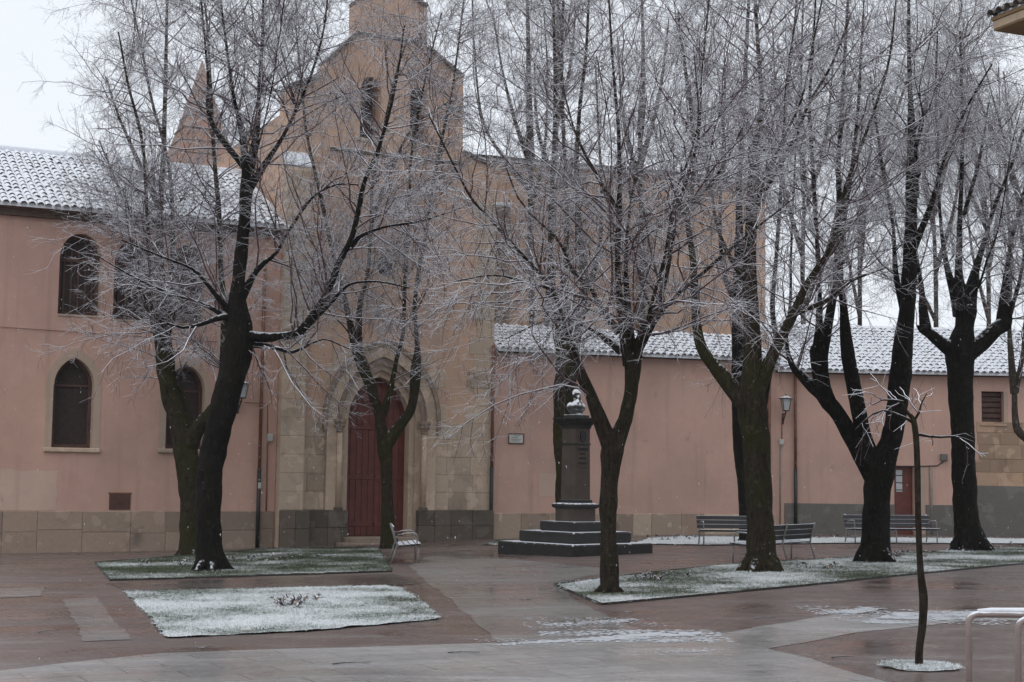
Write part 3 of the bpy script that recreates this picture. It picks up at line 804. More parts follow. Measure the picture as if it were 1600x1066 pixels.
# ================================================================== LOW WING
u0, u1 = .004, W2.uz(1212, 700)[0] - .002
ze = W2.uz(800, 545)[1]
wing = thing('low_wing', 'low pink plastered wing under a snowy tile roof between church and grey-based house', 'building', W2.pt((u0 + u1) / 2, 0, W2.g((u0 + u1) / 2)))
wall_mesh(W2, 'wall', [(u0, -1), (u1, -1), (u1, ze), (u0, ze)], [], 2.9, M['pink_right'], wing)
zp = W2.uz(940, 802)[1]; u = u0 + .02
while u < u1 - .05:
    wd = min(random.uniform(.55, 1.15), u1 - .01 - u)
    block(W2, u, u + wd, W2.g(u) - .2, zp + random.uniform(-.02, .02), .04 + random.uniform(0, .015), M['stone' if random.random() < .5 else 'plinth'], wing, c=.016); u += wd
wbox(W2, 'eave_board', u0, u1, .01, .2, ze - .14, ze - .02, M['roof_board'], wing)
tiled_roof(W2, wing, u0 + .02, u1 + .1, .38, ze, 2.7, 1.0, 6, M['roof_snow'])
(a, z0_), (b, z1_) = W2.uz(842, 775), W2.uz(876, 740)
panel(W2, 'pale_plaster_patch', [(a, z0_), (b, z0_), (b, z1_), (a, z1_)], .006, M['patch'], wing, .01)

# ================================================================== TALL WING BEHIND
ta, tb = W4.uz(716, 300)[0], W4.uz(1196, 400)[0]; tz = W4.uz(760, 248)[1]
tall = thing('tall_wing', 'tall orange-pink plastered wing rising behind the low snowy roof', 'building', W4.pt((ta + tb) / 2, 0, W4.g((ta + tb) / 2)))
wall_mesh(W4, 'wall', [(ta, -1), (tb, -1), (tb, tz), (ta, tz)], [], 8, M['nave'], tall)
tiled_roof(W4, tall, ta, tb + .3, .3, tz, 4, .9, 2, M['roof_snow'], TILE_D)
for x0, x1, yt in ((771, 795, 335), (1000, 1018, 350)):
    a, b = W4.uz(x0, 450, .4)[0], W4.uz(x1, 450, .4)[0]; zt_ = W4.uz(x0, yt, .4)[1]
    z_ = W4.g(a)
    while z_ < zt_:
        wbox(W4, 'buttress_stone', a, b, -.02, .5, z_ + .002, z_ + .598, M['plinth'], tall, .02); z_ += .6
    wbox(W4, 'buttress_cap', a - .06, b + .06, -.02, .56, z_ + .001, z_ + .14, M['roof_snow'], tall, .03)

# small snow capped chimney at the end of the low roof
(cu, cz) = W2.uz(1186, 540, -1.0)
chim = thing('chimney', 'stubby ochre chimney with a snow cap on the low roof', 'chimney', W2.pt(cu, -1.0, cz - .25))
mb = MB(); mb.box(W2.M(cu, -1.0, cz + .0), .5, .5, .95, .02); mb.build('shaft', M['nave'], chim)
mb = MB(); mb.box(W2.M(cu, -1.0, cz + .52), .64, .64, .10, .02); mb.box(W2.M(cu, -1.0, cz + .61), .60, .60, .10, .04); mb.build('cap', M['roof_snow'], chim)

# ================================================================== RIGHT HOUSE
u0, u1 = .002, W3.uz(1680, 700)[0]
ze = W3.uz(1400, 580)[1]
house = thing('grey_based_house', 'long pink house with grey cement base and wide snowy roof beyond the benches', 'house', W3.pt((u0 + u1) / 2, 0, W3.g((u0 + u1) / 2)))
hx = [W3.uz(1534, 662), W3.uz(1568, 612)]; win = [(hx[0][0], hx[0][1]), (hx[1][0], hx[0][1]), (hx[1][0], hx[1][1]), (hx[0][0], hx[1][1])]
dx = [W3.uz(1398, 836), W3.uz(1428, 728)]; dr_ = [(dx[0][0], -.8), (dx[1][0], -.8), (dx[1][0], dx[1][1]), (dx[0][0], dx[1][1])]
wall_mesh(W3, 'wall', [(u0, -1), (u1, -1), (u1, ze), (u0, ze)], [win, dr_], 6, M['pink_right'], house, hole_depth=.3)
o = panel(W3, 'window', [(win[0][0] - .03, win[0][1] - .03), (win[1][0] + .03, win[0][1] - .03), (win[2][0] + .03, win[2][1] + .03), (win[3][0] - .03, win[3][1] + .03)], -.25, M['pane'], house)
for k in range(6):
    z_ = win[0][1] + (win[2][1] - win[0][1]) * (k + .5) / 6
    wbox(W3, 'shutter_slat', win[0][0], win[1][0], -.25, -.2, z_ - .07, z_ + .07, M['wood_brown'], o, .01)
wbox(W3, 'sill', win[0][0] - .08, win[1][0] + .08, -.2, .06, win[0][1] - .08, win[0][1] - .002, M['stone_warm'], o, .01)
wbox(W3, 'lintel_plaster', win[1][0] + .002, win[1][0] + .15, -.02, .012, win[0][1], win[2][1], M['cream'], o)
d = panel(W3, 'door', [(dr_[0][0] - .03, -.5), (dr_[1][0] + .03, -.5), (dr_[2][0] + .03, dr_[2][1] + .03), (dr_[3][0] - .03, dr_[2][1] + .03)], -.2, M['wood_red'], house)
wbox(W3, 'glazing', dr_[0][0] + .12, dr_[0][0] + .34, -.2, -.185, dr_[2][1] - .9, dr_[2][1] - .15, M['glass'], d)
for k in range(3):
    wbox(W3, 'glazing_bar', dr_[0][0] + .12, dr_[0][0] + .34, -.19, -.17, dr_[2][1] - .85 + .25 * k, dr_[2][1] - .82 + .25 * k, M['black_iron'], d)
wbox(W3, 'door_frame', dr_[1][0] + .01, dr_[1][0] + .38, -.02, .02, W3.g(8) , dr_[2][1] + .02, M['cream'], d)
# grey cement base and the bare stone end
zg1 = W3.uz(1290, 787)[1]; zg2 = W3.uz(1560, 760)[1]; us = W3.uz(1522, 740)[0]
for (a, b, zz) in ((u0 + .3, dr_[0][0] - .02, zg1), (dr_[1][0] + .4, us, zg1), (us + .002, u1, zg2)):
    wbox(W3, 'cement_base', a, b, -.02, .05, -.6, zz, M['cement'], house, .01)
r = 0; z_ = zg2 + .002
while z_ < W3.uz(1560, 668)[1]:
    u = us + random.uniform(0, .2); hh = random.uniform(.36, .52)
    while u < u1:
        wd = random.uniform(.5, 1.1); block(W3, u, min(u + wd, u1), z_, z_ + hh, .012 + random.uniform(0, .012), M['stone_warm'], house); u += wd
    z_ += hh; r += 1
wbox(W3, 'eave_board', u0, u1, .01, .22, ze - .15, ze - .02, M['roof_board'], house)
tiled_roof(W3, house, u0, u1, .38, ze, 5.2, 2.05, 6, M['roof_snow'])

# ================================================================== CORNER HOUSE (its eave reaches into view)
Cc = at_depth(1553, 49, 28.0)
WC = Wall(Cc.x, Cc.y, math.degrees(math.atan2(-.92, .39)))     # u runs towards the camera
# n of this frame points to the plaza (left); d negative goes into the house
corner = thing('corner_house', 'corner house whose ochre eave with curved tiles juts above the square', 'house', (Cc.x + 4, Cc.y - 3, gh(Cc.x, Cc.y)))
def cpt(e1, e2, z): return Vector((Cc.x, Cc.y, 0)) + Vector((.39, -.92, 0)) * e1 + Vector((.92, .39, 0)) * e2 + Vector((0, 0, z))
def cbox(name, a0, a1, b0, b1, z0_, z1_, mat):
    T = Matrix.Translation(cpt((a0 + a1) / 2, (b0 + b1) / 2, (z0_ + z1_) / 2)) @ Matrix.Rotation(math.atan2(-.92, .39), 4, 'Z')
    mb = MB(); mb.box(T, a1 - a0, b1 - b0, z1_ - z0_, .01); return mb.build(name, mat, corner)
cbox('wall', .55, 7, .55, 6, -.6, Cc.z, M['eave_paint'])
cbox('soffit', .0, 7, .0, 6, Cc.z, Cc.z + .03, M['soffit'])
cbox('fascia', -.01, 7, -.01, 6, Cc.z + .032, Cc.z + .19, M['eave_paint'])
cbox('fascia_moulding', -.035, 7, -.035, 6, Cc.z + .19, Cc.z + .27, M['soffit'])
roof = cbox('roof_deck', .05, 7, .05, 6, Cc.z + .272, Cc.z + .34, M['roof_snow'])
for k in range(14):
    T = Matrix.Translation(cpt(.06 + .23 * k, -.13, Cc.z + .29)) @ Matrix.Rotation(math.atan2(.39, .92) - math.pi / 2, 4, 'Z') @ Matrix.Rotation(.25, 4, 'X')
    link('roof_tile', TILE_D, None, roof, T)
for k in range(8):
    T = Matrix.Translation(cpt(-.13, .06 + .23 * k, Cc.z + .29)) @ Matrix.Rotation(math.atan2(-.92, .39) - math.pi / 2, 4, 'Z') @ Matrix.Rotation(.25, 4, 'X')
    link('roof_tile', TILE_D, None, roof, T)

# ================================================================== WALL FITTINGS
def drainpipe(W, px_top, px_bot, ysplit, label, d=.10):
    (ut, zt), (ub, zb) = W.uz(*px_top, d), W.uz(*px_bot, d); zs = W.uz((px_top[0] + px_bot[0]) / 2, ysplit, d)[1]
    u_ = (ut + ub) / 2; zb = W.g(u_) - .02
    t = thing('drainpipe', label, 'drainpipe', W.pt(u_, d, zb), 'drainpipes on the walls')
    mb = MB(); mb.tube([W.pt(u_, d, zs), W.pt(u_, d, zt)], .05, 10); mb.build('upper_pipe', M['rust'], t, True)
    mb = MB(); mb.tube([W.pt(u_, d, zb), W.pt(u_, d, zs - .002)], .06, 10); mb.build('lower_pipe', M['black_iron'], t, True)
    for k in range(4):
        z_ = zs + (zt - zs) * (k + .2) / 4; mb = MB(); mb.tube([W.pt(u_, d, z_), W.pt(u_, d, z_ + .06)], .062, 10); mb.build('bracket', M['rust'], t)
    return u_, zs
u_, zs = drainpipe(W1, (414, 420), (402, 851), 732, 'brown drainpipe with black foot at the left edge of the church')
wbox(W1, 'pipe_label', u_ - .05, u_ + .05, .16, .166, zs - .6, zs - .42, M['box_grey'], bpy.data.objects['drainpipe'])
u_, zs = drainpipe(W2, (771, 540), (767, 838), 730, 'brown drainpipe with black foot where church meets low wing', .12)
drainpipe(W3, (1244, 585), (1242, 800), 732, 'brown drainpipe with black foot right of the clear wall lantern')
drainpipe(W2, (1201.5, 590), (1203, 815), 760, 'brown drainpipe left of the clear wall lantern')

def lantern(W, px, py, label, w_, side):
    """wall lantern; px,py is the foot of the glass box"""
    D = .45; u_, z_ = W.uz(px, py, D)
    t = thing('wall_lantern', label, 'lantern', W.pt(u_, D, z_), 'lanterns on the walls')
    h = w_ * 1.35; Mx = W.M(u_, D, 0)
    mb = MB(); mb.lathe([(w_ * .40, z_ + .02), (w_ * .66, z_ + h)], Mx, 4, math.pi / 4); mb.build('glass', M['glass'], t)
    mb = MB()
    for k in range(4):
        t0 = math.pi / 4 + k * math.pi / 2
        mb.tube([Mx @ Vector((w_ * .41 * math.cos(t0), w_ * .41 * math.sin(t0), z_)), Mx @ Vector((w_ * .68 * math.cos(t0), w_ * .68 * math.sin(t0), z_ + h))], .014, 5)
    mb.lathe([(w_ * .44, z_ - .02), (w_ * .44, z_ + .02)], Mx, 4, math.pi / 4); mb.build('frame', M['black_iron'], t)
    mb = MB(); mb.lathe([(w_ * .85, z_ + h), (w_ * .82, z_ + h + .03), (w_ * .5, z_ + h + w_ * .22), (w_ * .2, z_ + h + w_ * .34), (.03, z_ + h + w_ * .36), (.02, z_ + h + w_ * .52)], Mx, 8); mb.build('lid', mat_simple('lantern_lid_iron', (.02, .02, .02), .5, snow=(.75, .95)), t)
    mb = MB(); pts = [W.pt(u_, D, z_ - .02), W.pt(u_, D * .9, z_ - w_ * .3), W.pt(u_, D * .5, z_ - w_ * .75), W.pt(u_, .02, z_ - w_ * 1.35)]
    mb.tube(pts, .022, 6); mb.tube([W.pt(u_, .03, z_ - w_ * 1.5), W.pt(u_, .03, z_ - w_ * .2)], .028, 6); mb.tube([W.pt(u_, .03, z_ - w_ * .3), W.pt(u_, D * .9, z_ - w_ * .3)], .016, 6)
    mb.build('bracket', M['black_iron'], t, True)
lantern(W3, 1228, 642, 'black wall lantern with frosted panes between two drainpipes', .30, 1)
lantern(W1, 378, 622, 'black wall lantern half hidden behind the black leaning trunk', .30, 1)
# conduits and boxes
def conduit(W, pts, label, r=.02, mat='grey_pipe', d=.035):
    P_ = [W.pt(*(lambda q: (q[0], d, q[1]))(W.uz(x, y, d))) for x, y in pts]
    mb = MB(); mb.tube(P_, r, 6); o = mb.build('conduit', M[mat], None, True); tag(o, label, 'conduit', 'conduits on the walls')
def jbox(W, px, py, w_, h_, label, mat='box_grey'):
    u_, z_ = W.uz(px, py); t = thing('junction_box', label, 'junction box', W.pt(u_, 0, z_ - h_ / 2), 'boxes on the walls')
    wbox(W, 'case', u_ - w_ / 2, u_ + w_ / 2, .0, .12, z_ - h_ / 2, z_ + h_ / 2, M[mat], t, .015)
    wbox(W, 'lid', u_ - w_ * .42, u_ + w_ * .42, .12, .132, z_ - h_ * .42, z_ + h_ * .42, M[mat], t, .005)
conduit(W3, [(1222, 653), (1221.5, 688)], 'short rusty conduit under the clear wall lantern', .015, 'rust')
jbox(W3, 1220, 691, .16, .20, 'pale box under the clear wall lantern')
conduit(W3, [(1219.5, 698), (1219, 830)], 'grey conduit dropping from the pale box to the ground')
jbox(W1, 421, 684, .17, .24, 'pale box on the wall beside the stone buttress')
conduit(W1, [(382, 629), (418, 631), (418, 690)], 'thin cable bent over the drainpipe to the pale box', .012, 'rust')
conduit(W1, [(418, 692), (415, 850)], 'thin conduit beside the church drainpipe running to the ground', .02, 'rust')
conduit(W1, [(0, 511), (60, 515), (120, 519), (190, 524), (300, 532), (400, 538)], 'sagging cable along the pink wall under the arched windows', .009, 'rust')
jbox(W3, 1474, 715, .24, .24, 'grey meter box beside the young sapling', 'cement')
conduit(W3, [(1474, 722), (1464, 728), (1400, 730)], 'dark cable from meter box over the red door', .018, 'black_iron')
conduit(W3, [(1454, 730), (1456, 838)], 'thick grey conduit beside the red door', .05)

# marble plaque
(a, zb), (b, zt) = W2.uz(795, 692), W2.uz(817, 679)
pl = thing('wall_plaque', 'small pale marble plaque with dark frame on the pink low wing', 'plaque', W2.pt((a + b) / 2, 0, zb))
wbox(W2, 'slab', a, b, .0, .03, zb, zt, M['marble'], pl)
for (p0, p1, q0, q1) in ((a - .03, b + .03, zb - .03, zb), (a - .03, b + .03, zt, zt + .03), (a - .03, a, zb, zt), (b, b + .03, zb, zt)):
    wbox(W2, 'frame', p0, p1, .0, .045, q0, q1, M['roof_board'], pl)
for k, (s, e) in enumerate(((.38, .80), (.22, .62), (.18, .88), (.2, .8))):
    z_ = zt - (zt - zb) * (.18 + .2 * k); q = a + (b - a) * s
    mb = MB()
    while q < a + (b - a) * e:
        l = random.uniform(.012, .03); mb.box(W2.M(q, .031, z_ + random.uniform(-.004, .004)), l, .003, random.uniform(.014, .024)); q += l + .012
    mb.build('inscription_line', M['pane'], pl)

# ================================================================== MONUMENT
mc = ground(905, 870); mc.y += 1.75; mc.x = at_depth(899, 800, mc.y).x; mc.z = gh(mc.x, mc.y)
S = mc.y / F
mon = thing('monument', 'stepped stone monument with a brown pillar carrying a snowy bust', 'monument', mc)
rotm = math.radians(41)
TM = Matrix.Translation(mc) @ Matrix.Rotation(rotm, 4, 'Z')
Zat = lambda py: at_depth(899, py, mc.y).z - mc.z
def tier(name, half_px, z0_, z1_, mat, c=.02):
    s = half_px * S * math.sqrt(2)
    mb = MB(); mb.box(TM @ Matrix.Translation((0, 0, (z0_ + z1_) / 2)), s, s, z1_ - z0_, c); return mb.build(name, mat, mon)
tier('step', 121, -.25, .285, M['mon_dark'], .03); tier('step', 88, .287, .56, M['mon_dark'], .03); tier('step', 56, .562, .80, M['mon_dark'], .03)
q = lambda px: px * S
zc = Zat(670)
mb = MB(); r4 = math.pi / 4 + math.pi / 4
def sq(prof, name, mat, n=4):
    mb = MB(); mb.lathe([(q(r), z) for r, z in prof], TM, n, math.pi / 4); return mb.build(name, mat, mon)
sq([(31, .802), (31, 1.12)], 'pedestal_base', M['mon_stone'])
sq([(31.5, 1.122), (36, 1.15), (37, 1.19), (36, 1.23), (32, 1.25), (26, 1.26)], 'base_moulding', M['mon_dark'])
sq([(26, 1.262), (26.5, 1.31), (25, 1.34)], 'base_fillet', M['mon_dark'])
sq([(22.6, 1.342), (21.6, Zat(695))], 'pillar', M['mon_stone'])
sq([(23.4, Zat(695)), (23.4, Zat(693))], 'pillar_band', M['mon_dark'])
sq([(21.6, Zat(693)), (21.6, zc)], 'frieze', M['mon_stone'])
sq([(23, zc), (24, zc + .07), (29, zc + .15), (31, zc + .2), (37, zc + .23), (37, zc + .27)], 'capital', M['mon_dark'])
zt_ = zc + .272
sq([(20, zt_), (20, zt_ + .07), (18, zt_ + .08)], 'bust_base', M['mon_dark'])
# lettering and oval emblem on the face turned to the path: unreadable strokes
fn = math.radians(41) - math.pi / 2 + math.pi / 2
Lf = TM @ Matrix.Rotation(0, 4, 'Z')
fd = q(21.8) / math.sqrt(2)
def face_pt(s, z): return TM @ Vector((s, -fd - .006, z))
for k, (py, w_, h_) in enumerate(((702, .34, .075), (709, .20, .05), (716, .24, .05), (724, .28, .055), (731, .26, .03))):
    z_ = Zat(py); x_ = -w_ / 2; mb = MB()
    while x_ < w_ / 2:
        l = random.uniform(.012, .02)
        mb.box(Matrix.Translation(face_pt(x_, z_)) @ Matrix.Rotation(rotm, 4, 'Z'), l, .012, h_ * random.uniform(.75, 1)); 
        if random.random() < .6: mb.box(Matrix.Translation(face_pt(x_ + .015, z_ + random.choice((-.4, 0, .4)) * h_)) @ Matrix.Rotation(rotm, 4, 'Z'), .03, .012, .012)
        x_ += .042 if h_ > .04 else .07
    mb.build('inscription_line', M['letter'], mon)
mb = MB(); T = Matrix.Translation(face_pt(0, Zat(682))) @ Matrix.Rotation(rotm, 4, 'Z') @ Matrix.Rotation(math.pi / 2, 4, 'X')
mb.lathe([(.12, -.01), (.12, .02), (.095, .02), (.09, .01)], T @ Matrix.Diagonal((.8, 1.15, 1, 1)), 16); mb.box(T, .07, .13, .05, .01); mb.build('emblem', M['letter'], mon)
# the bust: one continuous surface
bust = thing('bust', 'dark bronze bust of a bearded man in a coat, snow on head and shoulders', 'bust', mc + Vector((0, 0, zt_ + .08)))
bm = bmesh.new(); hz = mc.z + zt_ + .08
TB = Matrix.Translation((mc.x, mc.y, hz)) @ Matrix.Rotation(rotm, 4, 'Z')       # faces local -y
def ell(x, y, z, rx, ry, rz, rot=None):
    r = bmesh.ops.create_icosphere(bm, subdivisions=3, radius=1.0)
    Mx = TB @ Matrix.Translation((x, y, z)) @ (rot or Matrix.Identity(4)) @ Matrix.Diagonal((rx, ry, rz, 1))
    for v in r['verts']: v.co = Mx @ v.co
ell(0, .01, .12, .23, .14, .15); ell(0, -.02, .22, .20, .13, .13)                 # chest
ell(-.19, .01, .19, .10, .10, .12); ell(.19, .01, .19, .10, .10, .12)             # shoulders
ell(0, .0, .01, .17, .12, .06)
ell(0, .0, .36, .075, .08, .11)                                                   # neck
ell(-.05, -.09, .30, .05, .05, .10, Matrix.Rotation(.4, 4, 'Y')); ell(.05, -.09, .30, .05, .05, .10, Matrix.Rotation(-.4, 4, 'Y'))   # lapels
ell(0, .01, .53, .098, .12, .125); ell(0, -.045, .455, .07, .075, .085)           # skull, jaw
ell(0, -.10, .405, .05, .04, .07)                                                 # beard
ell(0, -.135, .50, .018, .03, .032, Matrix.Rotation(.25, 4, 'X')); ell(0, -.10, .545, .075, .03, .02)   # nose, brow
ell(-.10, .015, .50, .02, .035, .045); ell(.10, .015, .50, .02, .035, .045)       # ears
ell(0, -.125, .452, .035, .02, .014)                                              # moustache
for k in range(4): ell(.012, -.135 + .012 * k, .26 - .05 * k, .016, .016, .016)
me = bpy.data.meshes.new('bust'); bm.to_mesh(me); bm.free()
tmp = bpy.data.objects.new('tmp_bust', me); col.objects.link(tmp)
md = tmp.modifiers.new('r', 'REMESH'); md.mode = 'VOXEL'; md.voxel_size = .012
md2 = tmp.modifiers.new('s', 'SMOOTH'); md2.iterations = 2; md2.factor = .5
dg = bpy.context.evaluated_depsgraph_get(); me2 = bpy.data.meshes.new_from_object(tmp.evaluated_get(dg)); me2.shade_smooth(); me2.name = 'figure'
bpy.data.objects.remove(tmp)
me2.materials.clear()
link('figure', me2, M['bronze'], bust)

# ================================================================== BENCHES
def bench(p_left, direc, length, frames, label):
    """p_left: left front foot seen from the front; direc: unit vector along the bench; front is to the right hand of -direc"""
    d = Vector((direc[0], direc[1], 0)).normalized(); f = Vector((d.y, -d.x, 0))      # facing
    p = Vector(p_left); z0_ = gh(p.x, p.y)
    t = thing('bench', label, 'bench', (p.x, p.y, z0_), 'slatted benches in the square')
    Mx = Matrix.Translation((p.x, p.y, z0_)) @ Matrix(((d.x, -f.x, 0, 0), (d.y, -f.y, 0, 0), (0, 0, 1, 0), (0, 0, 0, 1)))   # x along, y to the back
    for k in range(4):
        mb = MB(); mb.box(Mx @ Matrix.Translation((length / 2, .03 + .125 * k, .435 - .012 * k)), length + .16, .115, .035, .006); mb.build('seat_slat', M['slat'], t)
    for k in range(3):
        mb = MB(); mb.box(Mx @ Matrix.Translation((length / 2, .50 + .035 * k, .53 + .118 * k)) @ Matrix.Rotation(-.30, 4, 'X'), length + .16, .03, .112, .006); mb.build('back_slat', M['slat'], t)
    for k in range(frames):
        x = length * k / (frames - 1)
        mb = MB(); mb.tube([Mx @ Vector((x, .02, 0)), Mx @ Vector((x, .03, .41))], .021, 8); mb.build('leg', M['bench_metal'], t, True)
        mb = MB(); mb.tube([Mx @ Vector((x, .62, 0)), Mx @ Vector((x, .54, .25)), Mx @ Vector((x, .50, .42)), Mx @ Vector((x, .545, .60)), Mx @ Vector((x, .62, .84))], .021, 8); mb.build('leg', M['bench_metal'], t, True)
        mb = MB(); mb.tube([Mx @ Vector((x, .0, .40)), Mx @ Vector((x, .50, .385))], .018, 8); mb.build('seat_bearer', M['bench_metal'], t, True)
        if k in (0, frames - 1):
            mb = MB(); mb.tube([Mx @ Vector((x, .06, .42)), Mx @ Vector((x, .05, .60)), Mx @ Vector((x, .075, .655)), Mx @ Vector((x, .13, .67)), Mx @ Vector((x, .30, .665)), Mx @ Vector((x, .57, .61))], .017, 8); mb.build('armrest', M['bench_metal'], t, True)
bench(ground(655, 881), (-.10, .99), 1.7, 2, 'bench seen end-on with snow white seat before the church door')
g = ground(1100, 853); bench(g, (1, .12), 1.55, 2, 'bench with frosted back against the pink wall, left of the mossy trunk')
g = ground(1235, 872); h = ground(1144, 880.5); dv = (h - g); bench(g, (dv.x, dv.y), dv.length, 3, 'bench turned away showing its dark back behind the mossy trunk')
g = ground(1337, 850); h = ground(1465, 849.5); dv = (h - g); bench(g, (dv.x, dv.y), dv.length, 3, 'long bench with frosted back behind the black forked trunk')

# ================================================================== BIKE RACKS
def rack(px, py_top, w_, label, ang):
    Hh = .85; Y = 10.6
    for _ in range(20):
        p = at_depth(px, py_top, Y); Y += (p.z - (Hh + gh(p.x, Y))) * 4.0 * (-1 if False else 1) * .8
        Y = min(max(Y, 6), 16)
    p = at_depth(px, py_top, Y); z0_ = gh(p.x, p.y)
    t = thing('bike_rack', label, 'bike rack', (p.x, p.y, z0_), 'hoop racks at the path edge')
    a = Vector((math.cos(ang), math.sin(ang), 0)); r = .07; pts = [p - Vector((0, 0, p.z - z0_ + .05))]
    up = Vector((0, 0, 1)); b = Vector((p.x, p.y, z0_))
    pts += [b + up * (Hh - r - .022)] + [b + a * (r - r * math.cos(k * math.pi / 10)) + up * (Hh - r - .022 + r * math.sin(k * math.pi / 10)) for k in range(1, 6)]
    pts += [b + a * (w_ - r) + up * (Hh - .022)] + [b + a * (w_ - r + r * math.sin(k * math.pi / 10)) + up * (Hh - r - .022 + r * math.cos(k * math.pi / 10)) for k in range(1, 6)] + [b + a * w_ - up * .05]
    mb = MB(); mb.tube(pts, .0235, 12); mb.build('hoop', M['rack'], t, True)
    mb = MB()
    for e in (0, w_): mb.lathe([(.06, .0), (.06, .012), (.03, .015)], Matrix.Translation(b + a * e), 12)
    mb.build('foot_plate', M['rack'], t)
    mb = MB(); s0 = b + a * r + up * (Hh + .004); mb.tube([s0, s0 + a * .1 + up * .004, s0 + a * (w_ / 2) + up * .005, s0 + a * (w_ - 2 * r)], [.012, .019, .02, .012], 8); mb.build('snow_cap', M['snow'], t, True)
rack(1513, 955, .72, 'brown steel hoop rack capped with snow, the one before the sapling', .03)
rack(1590, 963, .72, 'brown steel hoop rack capped with snow, partly behind its twin', .03)

# small scrap of paper on the front lawn's edge
g = ground(384, 994)
mb = MB(); mb.box(Matrix.Translation(g + Vector((0, 0, .075))) @ Matrix.Rotation(.4, 4, 'Z') @ Matrix.Rotation(.1, 4, 'X'), .12, .07, .03, .008)
tag(mb.build('paper_scrap', M['marble']), 'small pale blue-white scrap lying at the edge of the snowy lawn', 'litter')

# ================================================================== BEDDING PLANTS
def plant_meshes(k, mat2):
    out = []
    for s in range(k):
        vs = [Vector((0, 0, 0))]; fs = []
        for i in range(16):
            a = random.uniform(0, math.tau); el = random.uniform(.02, 1.0); L = random.uniform(.05, .16); wd = random.uniform(.012, .026)
            d = Vector((math.cos(a) * math.cos(el), math.sin(a) * math.cos(el), math.sin(el))); sdv = Vector((-math.sin(a), math.cos(a), 0)) * wd; n = len(vs)
            vs += [d * L * .62 + sdv, d * L + Vector((0, 0, -.015)), d * L * .62 - sdv]; fs.append((0, n, n + 1, n + 2))
        me = mesh('bedding_plant', vs, fs); me.materials.append(M['leaf']); me.materials.append(mat2)
        for p in me.polygons: p.material_index = 1 if random.random() < .13 else 0
        out.append(me)
    return out
PL = plant_meshes(6, M['petal'])
beds = [((225, 300), (876, 886), 16, 'withered bedding plant in the leafy patch left of the black leaning trunk'),
        ((362, 500), (869, 878), 26, 'dark bedding plant in the thin row right of the black leaning trunk'),
        ((430, 492), (937, 952), 22, 'red-tipped bedding plant in the snowy lawn patch before the forked trees'),
        ((998, 1070), (899, 908), 20, 'yellowish bedding plant in the patch between the knobbly and mossy trunks'),
        ((1238, 1305), (884, 891), 16, 'brown bedding plant in the patch right of the mossy trunk'),
        ((1392, 1458), (864, 873), 18, 'orange-brown bedding plant beside the sapling and black forked trunk'),
        ((995, 1082), (839, 845), 22, 'frosted bedding plant along the low wing behind the knobbly trunk'),
        ((1270, 1345), (838, 843), 16, 'frosted bedding plant along the house wall beside the long bench'),
        ((1560, 1600), (852, 857), 10, 'frosted bedding plant behind the pollarded trunk')]
for (x0, x1), (y0, y1), n, lab in beds:
    for k in range(n):
        t = random.random(); g = ground(x0 - 6 + (x1 - x0 + 12) * t, y0 - 1 + (y1 - y0 + 2) * random.random())
        o = bpy.data.objects.new('bedding_plant', random.choice(PL)); col.objects.link(o)
        o.location = g + Vector((0, 0, .03)); o.rotation_euler.z = random.uniform(0, 6.28); sc_ = random.uniform(.5, .95); o.scale = (sc_, sc_, sc_)
        tag(o, lab, 'plant', 'plants: ' + lab.split(' plant ')[1])

# ================================================================== TREES
def catmull(P, st):
    """resample a polyline of rows (x,y,z,r) smoothly"""
    P = np.array(P, float); out = []
    Q = np.vstack([2 * P[0] - P[1], P, 2 * P[-1] - P[-2]])
    for i in range(1, len(Q) - 2):
        L = np.linalg.norm(Q[i + 1, :3] - Q[i, :3]); n = max(1, int(round(L / st)))
        for k in range(n):
            t = k / n
            out.append(.5 * (2 * Q[i] + (Q[i + 1] - Q[i - 1]) * t + (2 * Q[i - 1] - 5 * Q[i] + 4 * Q[i + 1] - Q[i + 2]) * t * t + (3 * Q[i] - Q[i - 1] - 3 * Q[i + 1] + Q[i + 2]) * t ** 3))
    out.append(P[-1]); out = np.array(out); out[:, 3] = np.maximum(out[:, 3], .003)
    return out
def limb_tube(P, rough, seed):
    """knobbly tube along rows (x,y,z,r)"""
    n = 22 if P[0, 3] > .14 else 14 if P[0, 3] > .1 else (9 if P[0, 3] > .04 else 6)
    T = np.gradient(P[:, :3], axis=0); T /= np.linalg.norm(T, axis=1)[:, None] + 1e-9
    ref = np.array([1., .3, 0.]); V = []
    for i in range(len(P)):
        a = ref - T[i] * ref.dot(T[i]); a /= np.linalg.norm(a); ref = a; b = np.cross(T[i], a)
        for k in range(n):
            q = math.tau * k / n; dirv = a * math.cos(q) + b * math.sin(q)
            p = P[i, :3] + dirv * P[i, 3]
            r = P[i, 3] * (1 + rough * (mnoise.noise(Vector((p[0] * 3.1 + seed, p[1] * 3.1, p[2] * 1.6))) + .6 * mnoise.noise(Vector((p[0] * 9 + seed, p[1] * 9, p[2] * 3.5))))) + min(.014, P[i, 3] * .08) * abs(mnoise.noise(Vector((p[0] * 22 + seed, p[1] * 22, p[2] * 4))))
            V.append(P[i, :3] + dirv * r)
    Q = []
    for i in range(len(P) - 1):
        for k in range(n):
            j = (k + 1) % n; Q.append((i * n + k, i * n + j, (i + 1) * n + j, (i + 1) * n + k))
    return np.array(V), np.array(Q)
def unit(v): return v / (np.linalg.norm(v, axis=-1, keepdims=True) + 1e-9)
